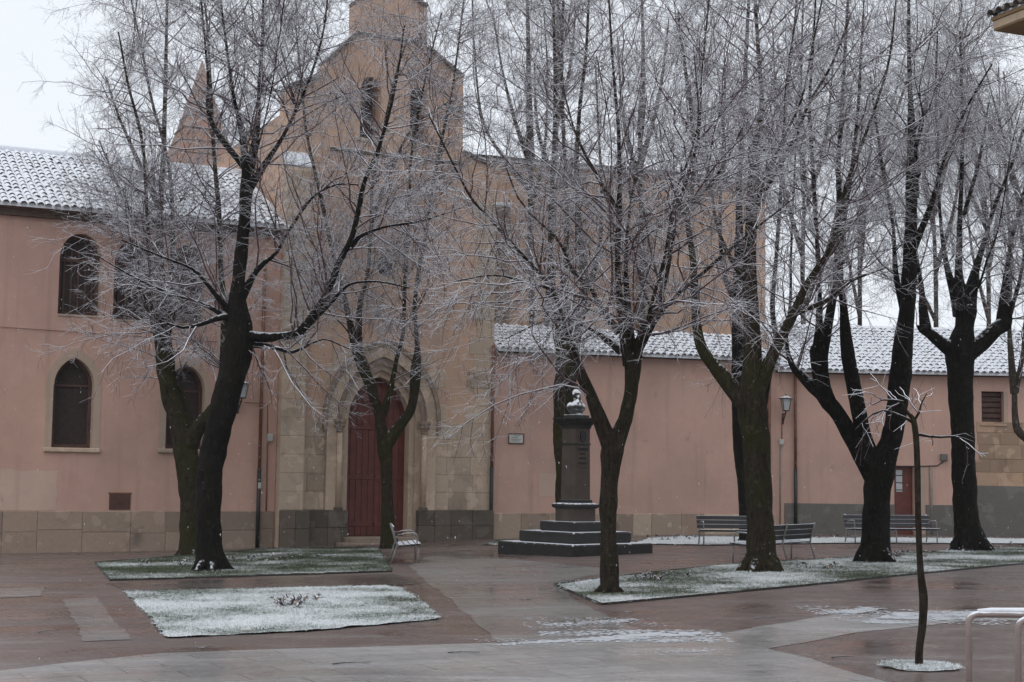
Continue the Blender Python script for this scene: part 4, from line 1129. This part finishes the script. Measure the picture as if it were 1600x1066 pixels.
def spawn(P, Rr, dens, t0, lmin, lmax, ct, cp, cu, ub, K, rf, rmax, rtip, wig, fall=.45, rlim=9.0):
    """children on branches P (N,K,3) with radii Rr (N,K); returns points and radii of the children"""
    seg = np.linalg.norm(np.diff(P, axis=1), axis=2); L = seg.sum(1)
    cnt = rng.poisson(L * (1 - t0) * dens); idx = np.repeat(np.arange(len(P)), cnt); n = len(idx)
    if n == 0: return np.zeros((0, K, 3)), np.zeros((0, K))
    t = t0 + (1 - t0) * rng.random(n); f = t * (P.shape[1] - 1); i = np.minimum(f.astype(int), P.shape[1] - 2); w_ = (f - i)[:, None]
    b = P[idx, i] * (1 - w_) + P[idx, i + 1] * w_; tg = unit(P[idx, i + 1] - P[idx, i]); r = Rr[idx, i] * (1 - w_[:, 0]) + Rr[idx, i + 1] * w_[:, 0]
    ok = r < rlim; b, tg, r, t = b[ok], tg[ok], r[ok], t[ok]; n = len(b)
    x = rng.normal(size=(n, 3)); pp = unit(x - tg * (x * tg).sum(1, keepdims=True))
    d = unit(tg * ct + pp * cp + np.array([0, 0, cu]))
    ln = rng.uniform(lmin, lmax, n) * (1 - fall * t)
    s = np.linspace(0, 1, K)[None, :, None]
    bend = unit(rng.normal(size=(n, 3))) * .24 + np.array([0, 0, 1.]) * (ub + rng.normal(0, .10, n))[:, None]
    pts = b[:, None] + d[:, None] * (ln[:, None, None] * s) + bend[:, None] * (ln[:, None, None] * s ** 2)
    pts[..., 2] -= (ln[:, None] * s[..., 0] ** 3) * rng.uniform(.0, .16, n)[:, None]
    jit = rng.normal(size=(n, K, 3)) * (wig * ln)[:, None, None]; jit[:, 0] = 0
    pts = pts + jit
    r0 = np.minimum(r * rf, rmax); rad = r0[:, None] * (1 - s[..., 0]) + np.minimum(rtip, r0)[:, None] * s[..., 0]
    return pts, rad
def tubes(P, Rr, S):
    """mesh arrays of many thin tubes"""
    n, K = P.shape[:2]
    T = np.gradient(P, axis=1); T = unit(T)
    ref = np.where(np.abs(T[:, :1, 2:3]) < .85, np.array([0, 0, 1.]), np.array([1., 0, 0]))
    a = unit(ref - T * (T * ref).sum(2, keepdims=True)); b = np.cross(T, a)
    ang = (np.arange(S) / S * math.tau)[None, None, :, None]
    V = P[:, :, None] + (a[:, :, None] * np.cos(ang) + b[:, :, None] * np.sin(ang)) * Rr[:, :, None, None]
    base = (np.arange(n)[:, None, None] * K + np.arange(K - 1)[None, :, None]) * S; k = np.arange(S)[None, None, :]; k2 = (k + 1) % S
    Q = np.stack([base + k, base + k2, base + S + k2, base + S + k], -1).reshape(-1, 4)
    return V.reshape(-1, 3), Q
def join(parts):
    o = 0; VV = []; QQ = []
    for V, Q in parts:
        if len(V) == 0: continue
        VV.append(V); QQ.append(Q + o); o += len(V)
    return np.concatenate(VV), np.concatenate(QQ)
def crown_from(limbs, dens=1.0, reach=1.0, droop=0.0, rmul=1.0, thick=.16):
    """limbs: list of (n,4) arrays; returns crown mesh arrays"""
    K = 24; A = []; B = []
    for P in limbs:
        s = np.linspace(0, len(P) - 1, K); i = np.minimum(s.astype(int), len(P) - 2); f = (s - i)[:, None]
        q = P[i] * (1 - f) + P[i + 1] * f; A.append(q[:, :3]); B.append(q[:, 3])
    A = np.array(A); B = np.array(B)
    p1, r1 = spawn(A, B, 3.9 * dens, .05, 1.2 * reach, 3.6 * reach, .55, .90, .0 - droop * .3, .10 - droop, 7, .6, .022, .005 * rmul, .014, .35, thick)
    q_ = min(1.0, reach * 2.0)
    p1b, r1b = spawn(A, B, 2.2 * dens, .02, .35 * q_, 1.0 * q_, .4, .95, .0, -.02 - droop, 5, .4, .009, .004 * rmul, .03, .2, thick)
    p2, r2 = spawn(p1, r1, 6.0, .12, .40 * q_, 1.35 * q_, .66, .82, -.02, .05 - droop * .5, 4, .7, .0066 * rmul, .003 * rmul, .03, .45)
    p3, r3 = spawn(p2, r2, 10.0, .08, .10 * q_, .40 * q_, .72, .78, .0, .02 - droop * .4, 2, .8, .0036 * rmul, .0021 * rmul, .07, .3)
    p3b, r3b = spawn(p1b, r1b, 11.0, .15, .12, .42, .7, .8, -.05, .0, 2, .8, .0040 * rmul, .0023 * rmul, .07, .3)
    p3c, r3c = spawn(p1, r1, 6.0, .25, .10, .4, .7, .8, -.02, .0, 2, .8, .0040 * rmul, .0023 * rmul, .07, .3)
    return join([tubes(p1, r1, 5), tubes(p1b, r1b, 4), tubes(p2, r2, 3), tubes(p3, r3, 3), tubes(p3b, r3b, 3), tubes(p3c, r3c, 3)])

NT = [0]
def RF(r): return .62 + .38 * min(1, max(0, (r - 5.5) / 7.5))

def tree(name, label, base_px, Y, limbs, bark, group='bare trees of the square', dens=1.0, reach=1.0, droop=0.0, spread=.35, seed=1, extra=5, rmul=1.0, twig='twig', thick=.105, slim=1.0, burl=.16):
    """limbs: pixel polylines (px, py, radius px); the first one is the trunk, which starts at the ground"""
    global rng
    rng = np.random.default_rng(100 + seed); rnd = random.Random(seed)
    g = ground(*base_px) if Y is None else at_depth(base_px[0], base_px[1], Y)
    if Y is None: Y = g.y
    else: g.z = gh(g.x, g.y)
    t = thing(name, label, 'tree', g, group)
    known = []        # (px, py, dy)
    rows = []
    for li, L in enumerate(limbs):
        if li == 0: dy = 0.0; slope = 0.0
        else:
            k = min(known, key=lambda q: (q[0] - L[0][0]) ** 2 + (q[1] - L[0][1]) ** 2); dy = k[2]
            slope = rnd.uniform(-1, 1) * spread
        P = []; prev = None
        for pi, (px, py, r) in enumerate(L):
            if prev is not None:
                st = math.hypot(px - prev[0], py - prev[1]) * Y / F
                dy += slope * st; slope *= .93
            kf = min(1, pi / 2) if li else 1; r = r * slim * (1 if name == 'sapling' else RF(r) * kf + 1.12 * (1 - kf)); p = at_depth(px, py, Y + dy); P.append((*p, r * (Y + dy) / F)); known.append((px, py, dy)); prev = (px, py)
        if li == 0:
            P[0] = (P[0][0], P[0][1], g.z - .12, P[0][3] * 1.25)
        re = P[-1][3]
        if re > .03:      # rounded end of a cut or swollen limb
            a_, b_ = Vector(P[-2][:3]), Vector(P[-1][:3]); dv = (b_ - a_).normalized()
            P += [(*(b_ + dv * re * .55), re * .8), (*(b_ + dv * re * .85), re * .35), (*(b_ + dv * re * .9), .004)]
        rows.append(catmull(P, .085 if li == 0 else .2))
    # limbs towards and away from the square that the flat view cannot tell apart
    top = rows[0][-1]
    for k in range(extra):
        src = rows[0] if k % 2 == 0 or len(rows) < 3 else rows[rnd.randrange(1, min(4, len(rows)))]
        b = src[int(len(src) * rnd.uniform(.7, .98))] if src is not rows[0] else src[-1 - rnd.randrange(0, 3)]
        s = 1 if k % 2 else -1; L = rnd.uniform(4.5, 6.5) * reach; az = rnd.uniform(-.7, .7)
        d = Vector((math.sin(az), s * math.cos(az), 0)); P = []; r0 = min(b[3] * .5, .04)
        for q in range(7):
            f = q / 6; P.append((b[0] + d.x * L * .42 * f + rnd.gauss(0, .07), b[1] + d.y * L * .42 * f ** .8 + rnd.gauss(0, .07), b[2] + L * (.25 * f + .62 * f * f), r0 * (1 - f) + .008 * f))
        rows.append(catmull(P, .3))
    parts = [limb_tube(P, burl if i == 0 else .11, seed * 3.7 + i) for i, P in enumerate(rows)]
    # root flare
    for k in range(6):
        a = k * math.tau / 6 + rnd.uniform(-.3, .3); r = rows[0][0][3]
        if r < .12: break
        c_, s_ = math.cos(a), math.sin(a); e = rnd.uniform(.85, 1.2)
        P = np.array([(g.x + c_ * r * .25, g.y + s_ * r * .25, g.z + r * 1.15, r * .35), (g.x + c_ * r * .62, g.y + s_ * r * .62, g.z + r * .5, r * .34), (g.x + c_ * r * .98 * e, g.y + s_ * r * .98 * e, g.z + .03, r * .22), (g.x + c_ * r * 1.35 * e, g.y + s_ * r * 1.35 * e, g.z - .07, r * .1)])
        parts.append(limb_tube(catmull(P, .08), .15, seed + k))
    # burls where limbs leave the stem
    V, Q = join(parts)
    link('trunk', fast_mesh('trunk', V, Q), M[bark], t)
    V, Q = crown_from(rows[1:] if len(rows) > 1 else rows, dens, reach, droop, rmul, thick)
    link('crown', fast_mesh('crown', V, Q), M[twig], t)
    NT[0] += len(Q) * 2
    return t

tree('lime_tree', 'tall tree with thick black leaning trunk rising from the left lawn', (330, 892), None, [
    [(330, 892, 25), (326, 850, 23), (325, 790, 23), (330, 720, 23), (345, 650, 23), (362, 590, 24), (371, 545, 27), (374, 505, 23), (370, 470, 15), (377, 400, 12), (383, 340, 11.5), (385, 300, 12), (387, 265, 11)],
    [(387, 275, 9), (378, 210, 6), (365, 150, 5), (355, 80, 4), (345, 0, 3), (340, -60, 2)],
    [(389, 270, 9), (402, 200, 6), (405, 130, 5), (410, 60, 4), (412, -30, 3)],
    [(386, 300, 8), (415, 255, 6), (445, 208, 5), (482, 128, 4), (505, 50, 3), (515, -40, 2)],
    [(388, 270, 6), (330, 190, 5), (325, 120, 4), (318, 40, 3), (310, -40, 2)],
    [(378, 525, 11), (420, 527, 9), (465, 521, 9), (480, 505, 9), (510, 460, 8), (530, 410, 8), (550, 370, 7), (562, 320, 7), (569, 285, 6), (592, 230, 5), (610, 170, 4), (622, 110, 3), (632, 40, 2)],
    [(547, 385, 6), (562, 370, 4.5), (600, 355, 4), (660, 345, 3), (720, 325, 2)],
    [(380, 537, 7), (420, 541, 6), (455, 551, 5), (472, 545, 4), (505, 530, 2.5), (545, 545, 2)],
    [(372, 480, 8), (400, 424, 6), (433, 394, 5), (449, 365, 4.5), (488, 309, 4), (525, 289, 3), (561, 289, 2)],
    [(372, 505, 10), (350, 495, 7), (320, 505, 6), (285, 512, 4), (250, 500, 2)],
    [(372, 500, 8), (345, 470, 6), (320, 440, 5), (300, 420, 4), (250, 400, 3), (190, 375, 2)],
    [(368, 505, 7), (340, 487, 6), (310, 472, 5), (250, 452, 4), (200, 428, 3), (140, 392, 2)],
    [(470, 520, 5), (520, 470, 4), (545, 445, 4), (590, 440, 3), (640, 450, 2)]],
    'bark_black', seed=1, dens=1.0, extra=4, slim=.86)
tree('lime_tree', 'mossy tree forking low, close behind the black leaning trunk', (299, 867), None, [
    [(299, 867, 15), (298, 800, 16), (295, 740, 18), (290, 700, 18), (280, 660, 15), (268, 625, 14), (260, 590, 14), (258, 555, 15)],
    [(257, 560, 11), (252, 480, 9), (250, 400, 8), (250, 330, 7), (255, 250, 6), (258, 150, 5), (260, 60, 4), (262, -30, 3)],
    [(263, 560, 7), (262, 500, 6), (268, 420, 5), (270, 340, 5), (262, 250, 4), (238, 160, 3.5), (222, 80, 3), (205, 0, 2)],
    [(252, 562, 6), (238, 480, 4), (232, 380, 4), (228, 300, 4), (222, 220, 4), (200, 130, 3), (185, 50, 2)],
    [(292, 705, 13), (312, 665, 11), (330, 640, 9), (342, 620, 8), (348, 560, 7), (350, 480, 7), (345, 420, 6), (342, 330, 6), (335, 250, 5), (330, 150, 4), (325, 60, 3), (318, -20, 2)],
    [(300, 690, 9), (290, 640, 8), (275, 595, 7), (266, 570, 6)],
    [(252, 330, 5), (215, 250, 4), (185, 180, 3), (165, 120, 2)], [(250, 400, 4), (210, 340, 3.5), (180, 280, 3), (155, 220, 2)]],
    'bark_moss', seed=2, dens=1.1, reach=.95, extra=5, droop=.02)
tree('lime_tree', 'slender forked tree standing in front of the red church door', (607, 857), None, [
    [(607, 857, 11), (606, 800, 11), (604, 740, 10), (602, 700, 12), (597, 670, 10), (590, 640, 9), (578, 600, 10), (569, 577, 10)],
    [(570, 580, 9), (555, 540, 8), (546, 500, 7), (538, 465, 6), (526, 420, 5.5), (512, 360, 5), (500, 300, 5), (490, 260, 4), (478, 200, 3.5), (470, 120, 3), (462, 40, 2)],
    [(603, 695, 10), (625, 665, 9), (642, 640, 9), (647, 610, 9), (650, 578, 10), (652, 540, 6), (648, 480, 5), (655, 420, 5), (665, 370, 4.5), (675, 300, 4), (690, 220, 4), (705, 150, 3), (715, 80, 2.5), (725, 0, 2)],
    [(598, 650, 6), (612, 600, 5), (620, 560, 5), (630, 520, 5), (632, 460, 5), (635, 400, 5), (640, 330, 4), (642, 250, 3.5), (655, 170, 3), (670, 100, 2.5), (690, 20, 2)],
    [(560, 555, 6), (562, 480, 5), (574, 430, 5), (580, 350, 5), (582, 290, 4), (600, 200, 3.5), (618, 120, 3), (640, 50, 2)],
    [(580, 350, 3), (610, 270, 3), (645, 200, 2.5), (700, 160, 2)]],
    'bark_moss', seed=3, dens=1.25, reach=.9, extra=5)
tree('lime_tree', 'knobbly forked tree beside the monument steps', (952, 928), None, [
    [(952, 928, 15), (952, 880, 14), (952, 800, 15), (953, 740, 16), (957, 700, 18), (972, 670, 13), (981, 640, 12), (987, 600, 12), (988, 560, 14)],
    [(957, 705, 14), (935, 650, 12), (922, 615, 11), (905, 580, 11), (895, 555, 9), (888, 520, 7), (880, 495, 6), (862, 450, 6), (845, 430, 5), (822, 405, 5), (790, 370, 4), (765, 340, 4), (740, 315, 3.5), (720, 280, 3), (695, 230, 2.5), (670, 180, 2)],
    [(984, 570, 10), (972, 500, 8), (965, 420, 7), (967, 340, 7), (968, 270, 6), (966, 200, 5), (960, 130, 4), (955, 60, 3), (950, -20, 2)],
    [(988, 565, 9), (981, 480, 7), (978, 400, 5), (985, 320, 4), (1000, 240, 3), (1010, 150, 2)],
    [(990, 570, 10), (1005, 520, 8), (1030, 470, 7), (1045, 410, 6), (1052, 350, 6), (1070, 290, 5), (1090, 220, 4), (1095, 150, 3.5), (1100, 80, 3), (1108, 0, 2)],
    [(998, 545, 7), (1030, 490, 6), (1065, 455, 5), (1100, 425, 5), (1140, 390, 4), (1190, 350, 3), (1240, 310, 2)],
    [(968, 520, 7), (945, 490, 6), (925, 455, 5), (895, 425, 5), (885, 400, 4), (868, 370, 4), (840, 345, 3), (810, 310, 2.5), (790, 260, 2)],
    [(970, 550, 6), (940, 525, 5), (915, 510, 4), (890, 500, 3.5), (860, 500, 2.5), (830, 510, 2), (790, 530, 1.5)],
    [(967, 330, 4), (930, 270, 3.5), (900, 210, 3), (880, 140, 2)], [(1050, 350, 4), (1090, 310, 3.5), (1130, 260, 3), (1160, 200, 2)], [(862, 450, 4), (820, 440, 3), (770, 430, 2.5), (710, 440, 2)]],
    'bark_brown', seed=4, dens=1.05, extra=4, slim=.92, burl=.26)
tree('lime_tree', 'straight thick tree directly behind the snowy bust', (886, 858), None, [
    [(886, 858, 16), (884, 760, 16), (881, 650, 16), (884, 590, 17), (888, 548, 18)],
    [(882, 552, 11), (868, 500, 8), (862, 430, 7), (860, 350, 6), (865, 250, 5.5), (868, 150, 5), (866, 60, 4), (864, -30, 3)],
    [(890, 552, 12), (905, 500, 9), (912, 440, 8), (905, 360, 7), (900, 280, 6), (905, 180, 5), (915, 90, 4), (920, 0, 3)],
    [(890, 550, 9), (882, 470, 7), (885, 400, 6), (885, 300, 5), (880, 200, 4.5), (878, 100, 4), (880, 0, 3)],
    [(908, 470, 5), (935, 400, 4), (940, 300, 4), (935, 200, 3), (930, 90, 2)]],
    'bark_moss', seed=5, dens=.95, reach=.9, extra=4)
tree('lime_tree', 'big mossy tree with snow streaks on its flaring foot', (1190, 894), None, [
    [(1190, 894, 24), (1188, 870, 22), (1187, 800, 21), (1182, 720, 21), (1178, 660, 22), (1174, 620, 22), (1176, 570, 15), (1174, 520, 13), (1172, 470, 12), (1172, 400, 11), (1175, 320, 10)],
    [(1170, 640, 14), (1135, 595, 12), (1110, 565, 11), (1095, 540, 10), (1088, 500, 9), (1085, 440, 8), (1082, 400, 7), (1075, 340, 6), (1085, 260, 5), (1080, 180, 4), (1070, 100, 3.5), (1060, 20, 2.5)],
    [(1175, 325, 9), (1180, 240, 8), (1190, 160, 6), (1185, 80, 5), (1180, 0, 4), (1178, -50, 3)],
    [(1182, 610, 13), (1205, 560, 10), (1225, 520, 10), (1240, 490, 9), (1258, 450, 8), (1280, 415, 7), (1297, 390, 7), (1312, 340, 6), (1322, 290, 5), (1345, 230, 4), (1370, 160, 3.5), (1390, 90, 3), (1400, 0, 2)],
    [(1176, 330, 6), (1210, 270, 5), (1240, 220, 4.5), (1265, 160, 4), (1300, 100, 3), (1330, 20, 2)],
    [(1173, 450, 6), (1140, 400, 4), (1120, 350, 4), (1110, 280, 3), (1100, 200, 2)],
    [(1240, 490, 5), (1290, 470, 4), (1330, 440, 3), (1380, 420, 2)]],
    'bark_moss', seed=6, dens=.95, extra=4)
tree('lime_tree', 'narrow dark tree close behind the big mossy trunk', (1164, 846), None, [
    [(1164, 846, 9), (1160, 760, 9), (1156, 700, 11), (1155, 640, 12), (1155, 580, 12), (1152, 520, 10), (1150, 460, 9)],
    [(1151, 470, 9), (1155, 400, 8), (1155, 300, 7), (1160, 200, 6), (1165, 100, 5), (1170, 0, 4)],
    [(1158, 690, 9), (1185, 660, 8), (1197, 605, 8), (1206, 565, 7), (1213, 540, 6), (1207, 480, 6), (1213, 400, 5), (1220, 300, 5), (1225, 200, 4), (1235, 100, 3), (1245, 0, 2)],
    [(1152, 480, 5), (1130, 420, 4), (1125, 330, 4), (1130, 220, 3), (1135, 100, 2)]],
    'bark_black', seed=7, dens=.9, reach=.9, extra=3)
tree('lime_tree', 'black forked tree with three heavy stems before the long bench', (1366, 879), None, [
    [(1366, 879, 23), (1368, 840, 21), (1370, 790, 20), (1374, 745, 22), (1386, 705, 17), (1396, 670, 16), (1403, 630, 16), (1407, 590, 17), (1410, 545, 15), (1415, 500, 13), (1420, 440, 12), (1422, 380, 11), (1425, 300, 10)],
    [(1368, 745, 17), (1335, 690, 13), (1312, 650, 12), (1290, 620, 13), (1281, 580, 13), (1279, 548, 14)],
    [(1288, 620, 10), (1262, 597, 9), (1242, 577, 8), (1232, 555, 6), (1229, 520, 4), (1235, 470, 3.5), (1236, 400, 3), (1240, 300, 2.5), (1245, 200, 2)],
    [(1278, 555, 9), (1280, 500, 6), (1279, 430, 6), (1275, 350, 5), (1270, 260, 5), (1265, 170, 4), (1270, 80, 3), (1275, -10, 2)],
    [(1283, 555, 10), (1295, 500, 8), (1305, 440, 8), (1310, 390, 8), (1312, 330, 7), (1310, 260, 6), (1315, 180, 5), (1320, 90, 4), (1325, 0, 3)],
    [(1370, 735, 15), (1352, 690, 12), (1341, 640, 12), (1331, 590, 12), (1323, 540, 11), (1318, 480, 8), (1312, 420, 7), (1318, 350, 6), (1330, 270, 5), (1340, 180, 4), (1345, 90, 3), (1350, 0, 2)],
    [(1425, 310, 10), (1425, 220, 8), (1422, 140, 6), (1420, 60, 5), (1420, -30, 3)],
    [(1415, 500, 6), (1400, 430, 5), (1395, 350, 4), (1380, 270, 4), (1370, 200, 3), (1360, 120, 2)],
    [(1422, 400, 6), (1455, 320, 5), (1475, 250, 4), (1510, 170, 3), (1550, 100, 2)]],
    'bark_black', seed=8, dens=.9, extra=3)
tree('lime_tree', 'pollarded tree with swollen knuckles and snowy roots by the house', (1515, 861), None, [
    [(1515, 861, 24), (1512, 835, 20), (1508, 780, 18), (1505, 700, 18), (1502, 640, 18), (1500, 580, 19), (1501, 545, 22), (1507, 510, 15), (1510, 485, 17), (1509, 474, 10)],
    [(1496, 552, 14), (1470, 535, 10), (1452, 520, 10), (1440, 513, 9), (1434, 510, 4)],
    [(1446, 514, 9), (1442, 480, 7), (1440, 450, 6), (1430, 380, 3.5), (1425, 300, 3), (1415, 200, 2.5)],
    [(1503, 488, 12), (1499, 450, 10), (1498, 420, 8), (1500, 340, 6), (1503, 260, 5), (1503, 150, 4), (1500, 50, 3)],
    [(1512, 486, 12), (1518, 450, 10), (1525, 420, 8), (1540, 370, 6), (1555, 320, 5), (1580, 260, 4), (1600, 200, 3)],
    [(1500, 492, 10), (1490, 450, 8), (1480, 420, 7), (1470, 350, 4), (1465, 250, 4), (1462, 150, 3), (1465, 50, 2)],
    [(1508, 555, 15), (1535, 535, 12), (1555, 515, 12), (1572, 505, 12), (1579, 498, 6)],
    [(1568, 506, 11), (1570, 470, 9), (1572, 440, 8), (1580, 380, 5), (1595, 320, 5), (1610, 250, 4), (1615, 150, 3)],
    [(1573, 504, 5), (1590, 450, 3), (1600, 400, 3), (1612, 330, 2)], [(1505, 340, 3), (1530, 250, 3), (1545, 160, 2)]],
    'bark_black', seed=9, dens=1.0, extra=4)
tree('lime_tree', 'thin crooked tree rising before the dark slatted window', (1640, 846), None, [
    [(1640, 846, 9), (1632, 770, 8), (1622, 715, 8), (1605, 688, 8), (1591, 672, 8), (1586, 650, 7), (1585, 610, 6)],
    [(1585, 615, 6), (1580, 560, 5.5), (1577, 500, 5), (1580, 420, 4), (1575, 330, 4), (1570, 240, 3)],
    [(1586, 612, 5), (1597, 560, 4), (1603, 480, 4), (1600, 380, 3)]], 'bark_far', seed=10, dens=.8, reach=.8, extra=2)

# trees in the court behind the low wing and behind the house: paler, farther
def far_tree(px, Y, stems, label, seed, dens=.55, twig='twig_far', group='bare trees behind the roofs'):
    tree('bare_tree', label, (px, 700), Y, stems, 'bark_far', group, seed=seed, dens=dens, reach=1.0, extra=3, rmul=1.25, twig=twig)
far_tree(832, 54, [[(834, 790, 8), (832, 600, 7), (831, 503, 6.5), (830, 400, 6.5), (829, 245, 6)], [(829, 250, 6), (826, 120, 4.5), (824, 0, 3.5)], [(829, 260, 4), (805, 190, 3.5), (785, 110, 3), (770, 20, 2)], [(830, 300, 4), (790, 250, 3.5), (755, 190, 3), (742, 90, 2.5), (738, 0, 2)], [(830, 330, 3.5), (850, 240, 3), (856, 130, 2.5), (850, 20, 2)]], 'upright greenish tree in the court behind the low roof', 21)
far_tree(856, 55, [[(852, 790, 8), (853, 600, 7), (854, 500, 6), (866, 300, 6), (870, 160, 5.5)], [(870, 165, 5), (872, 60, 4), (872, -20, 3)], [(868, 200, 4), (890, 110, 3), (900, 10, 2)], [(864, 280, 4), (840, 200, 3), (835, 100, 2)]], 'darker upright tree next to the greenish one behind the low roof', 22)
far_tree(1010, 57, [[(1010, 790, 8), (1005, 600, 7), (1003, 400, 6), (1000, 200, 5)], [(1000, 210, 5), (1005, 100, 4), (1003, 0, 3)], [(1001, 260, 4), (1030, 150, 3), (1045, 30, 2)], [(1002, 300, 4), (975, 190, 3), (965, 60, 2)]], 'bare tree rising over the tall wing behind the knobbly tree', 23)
base_far = [[(0, 790, 9), (2, 600, 8), (-1, 430, 7), (2, 300, 6)], [(2, 305, 6), (-4, 170, 4.5), (-2, 60, 3.5), (2, -30, 2.5)], [(1, 330, 5), (32, 230, 4), (45, 120, 3), (52, 0, 2)], [(-1, 400, 5), (-30, 290, 4), (-42, 170, 3), (-48, 40, 2)], [(1, 480, 4), (40, 380, 3), (62, 270, 2.5), (75, 150, 2)]]
far0 = None
for i, (px, Y, sc_, lab) in enumerate(((1255, 62, 1.0, 'pale bare tree behind the house roof right of the chimney'), (1345, 70, 1.05, 'farther bare tree over the house roof above the black forked tree'), (1465, 64, .97, 'pale bare tree over the house roof left of the pollarded tree'), (1548, 72, 1.08, 'farther bare tree over the house roof right of the pollarded tree'), (1612, 63, .95, 'pale bare tree over the house roof beside the ochre eave'), (1120, 66, 1.0, 'bare tree beyond the tall wing above the narrow dark tree'))):
    if far0 is None:
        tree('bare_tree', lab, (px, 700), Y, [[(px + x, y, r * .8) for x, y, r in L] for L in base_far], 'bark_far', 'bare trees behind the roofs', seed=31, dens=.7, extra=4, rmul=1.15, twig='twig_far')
        far0 = [o for o in bpy.data.objects if o.get('label') == lab][0]
    else:
        c = far0.copy(); col.objects.link(c); p = at_depth(px, 700, Y); c.location = (p.x, p.y, gh(p.x, p.y)); c.rotation_euler.z = 1.05 * i + .4; c.scale = (sc_,) * 3; c['label'] = lab
        for ch in far0.children:
            d = ch.copy(); d.parent = c; col.objects.link(d)

# ------------------------------------------------------------------ sapling
g = ground(1437, 1043)
tree('sapling', 'thin wavy sapling with snowy drooping twigs in a ring of grass', (1437, 1043), None, [
    [(1437, 1043, 7.5), (1436, 1020, 6.5), (1441, 980, 6.5), (1443, 935, 7), (1439, 900, 6), (1436, 850, 5.5), (1434, 780, 5.5), (1433, 720, 5), (1431, 680, 5), (1427, 655, 5), (1422, 648, 3.5)],
    [(1427, 660, 3.5), (1412, 652, 2.6), (1396, 645, 2.2), (1380, 641, 2), (1362, 648, 1.6), (1348, 660, 1.2), (1336, 672, .8)],
    [(1424, 652, 3.5), (1412, 638, 3.5), (1410, 628, 3), (1396, 625, 2), (1378, 625, 1.6), (1363, 633, 1)],
    [(1431, 682, 4), (1437, 679, 3.2), (1452, 682, 2.6), (1470, 683, 2.4), (1490, 682, 2), (1508, 678, 1.5), (1524, 686, .8)],
    [(1490, 682, 1.5), (1506, 685, 1.2), (1522, 691, .8)], [(1428, 658, 3), (1436, 645, 2.5), (1440, 630, 1.5), (1448, 615, 1)]],
    'bark_brown', 'young trees at the path', seed=50, dens=1.2, reach=.14, droop=.12, extra=0, spread=.5, thick=.03, slim=.86)
bpy.data.objects['sapling']['label'] = 'thin wavy sapling with snowy drooping twigs in a ring of grass'

# twigs blown down on the paving
for k, (px, py) in enumerate(((842, 922), (830, 938), (990, 958), (1060, 992), (700, 1022), (320, 1016), (60, 990), (520, 1040), (1300, 1030), (1180, 968), (250, 915), (770, 900))):
    g = ground(px, py); a = random.uniform(0, 3.1); mb = MB(); L = random.uniform(.18, .4); dv = Vector((math.cos(a), math.sin(a), 0)); sv = Vector((-dv.y, dv.x, 0))
    q = [Vector((0, 0, .018)) + dv * (L * f) + sv * (.05 * math.sin(f * 4)) for f in (0, .3, .6, 1)]
    q = [Vector((g.x + v.x, g.y + v.y, gh(g.x + v.x, g.y + v.y) + .016)) for v in q]
    mb.tube(q, [.007, .006, .005, .003], 5); mb.tube([q[1], q[1] + dv * .07 + sv * .08], [.004, .002], 4)
    tag(mb.build('fallen_twig', M['bark_brown'], None, True), 'small dark twig lying on the wet paving', 'twig', 'twigs fallen on the paving')

# ================================================================== FALLING SNOW
rng = np.random.default_rng(5)
n = 900
yy = rng.uniform(11, 34, n); fx = rng.uniform(-.36, .36, n); xx = fx * yy; zz = rng.uniform(.1, 9, n)
k = zz > ghv(xx, yy) + .1; xx, yy, zz = xx[k], yy[k], zz[k]; n = len(xx)
c = np.stack([xx, yy, zz], 1); h = rng.uniform(.006, .016, n)[:, None]; w_ = rng.uniform(.0025, .0045, n)[:, None]; sl = rng.normal(0, .25, n)[:, None]
up = np.concatenate([sl * h, 0 * h, h], 1); ex = np.array([[1., 0, 0]]) * w_; ey = np.array([[0, 1., 0]]) * w_
V = np.concatenate([c + up, c - up, c + ex, c + ey, c - ex, c - ey]); ar = np.arange(n)
T = np.concatenate([np.stack([ar + (0 if s == 0 else n), ar + (2 + a) * n, ar + (2 + (a + 1) % 4) * n], 1) for s in (0, 1) for a in range(4)])
tag(link('falling_snow', fast_mesh('falling_snow', V, T), M['snow']), 'light snowfall drifting through the air over the square', 'snow', None, 'stuff')

# ================================================================== HAZE
mb = MB(); mb.box(Matrix.Translation((0, 34, 13)), 110, 92, 32)
hz = mb.build('haze', None); tag(hz, 'thin grey winter mist filling the air over the square', 'haze', None, 'stuff')
m, n_, b_ = newmat('mist'); n_.nodes.remove(b_)
v = n_.nodes.new('ShaderNodeVolumePrincipled'); v.inputs['Color'].default_value = (.88, .91, .95, 1); v.inputs['Density'].default_value = HAZE = .0003; v.inputs['Anisotropy'].default_value = .2
n_.links.new(v.outputs[0], n_.nodes['Material Output'].inputs['Volume']); hz.data.materials.append(m)
print('crown triangles', NT[0])
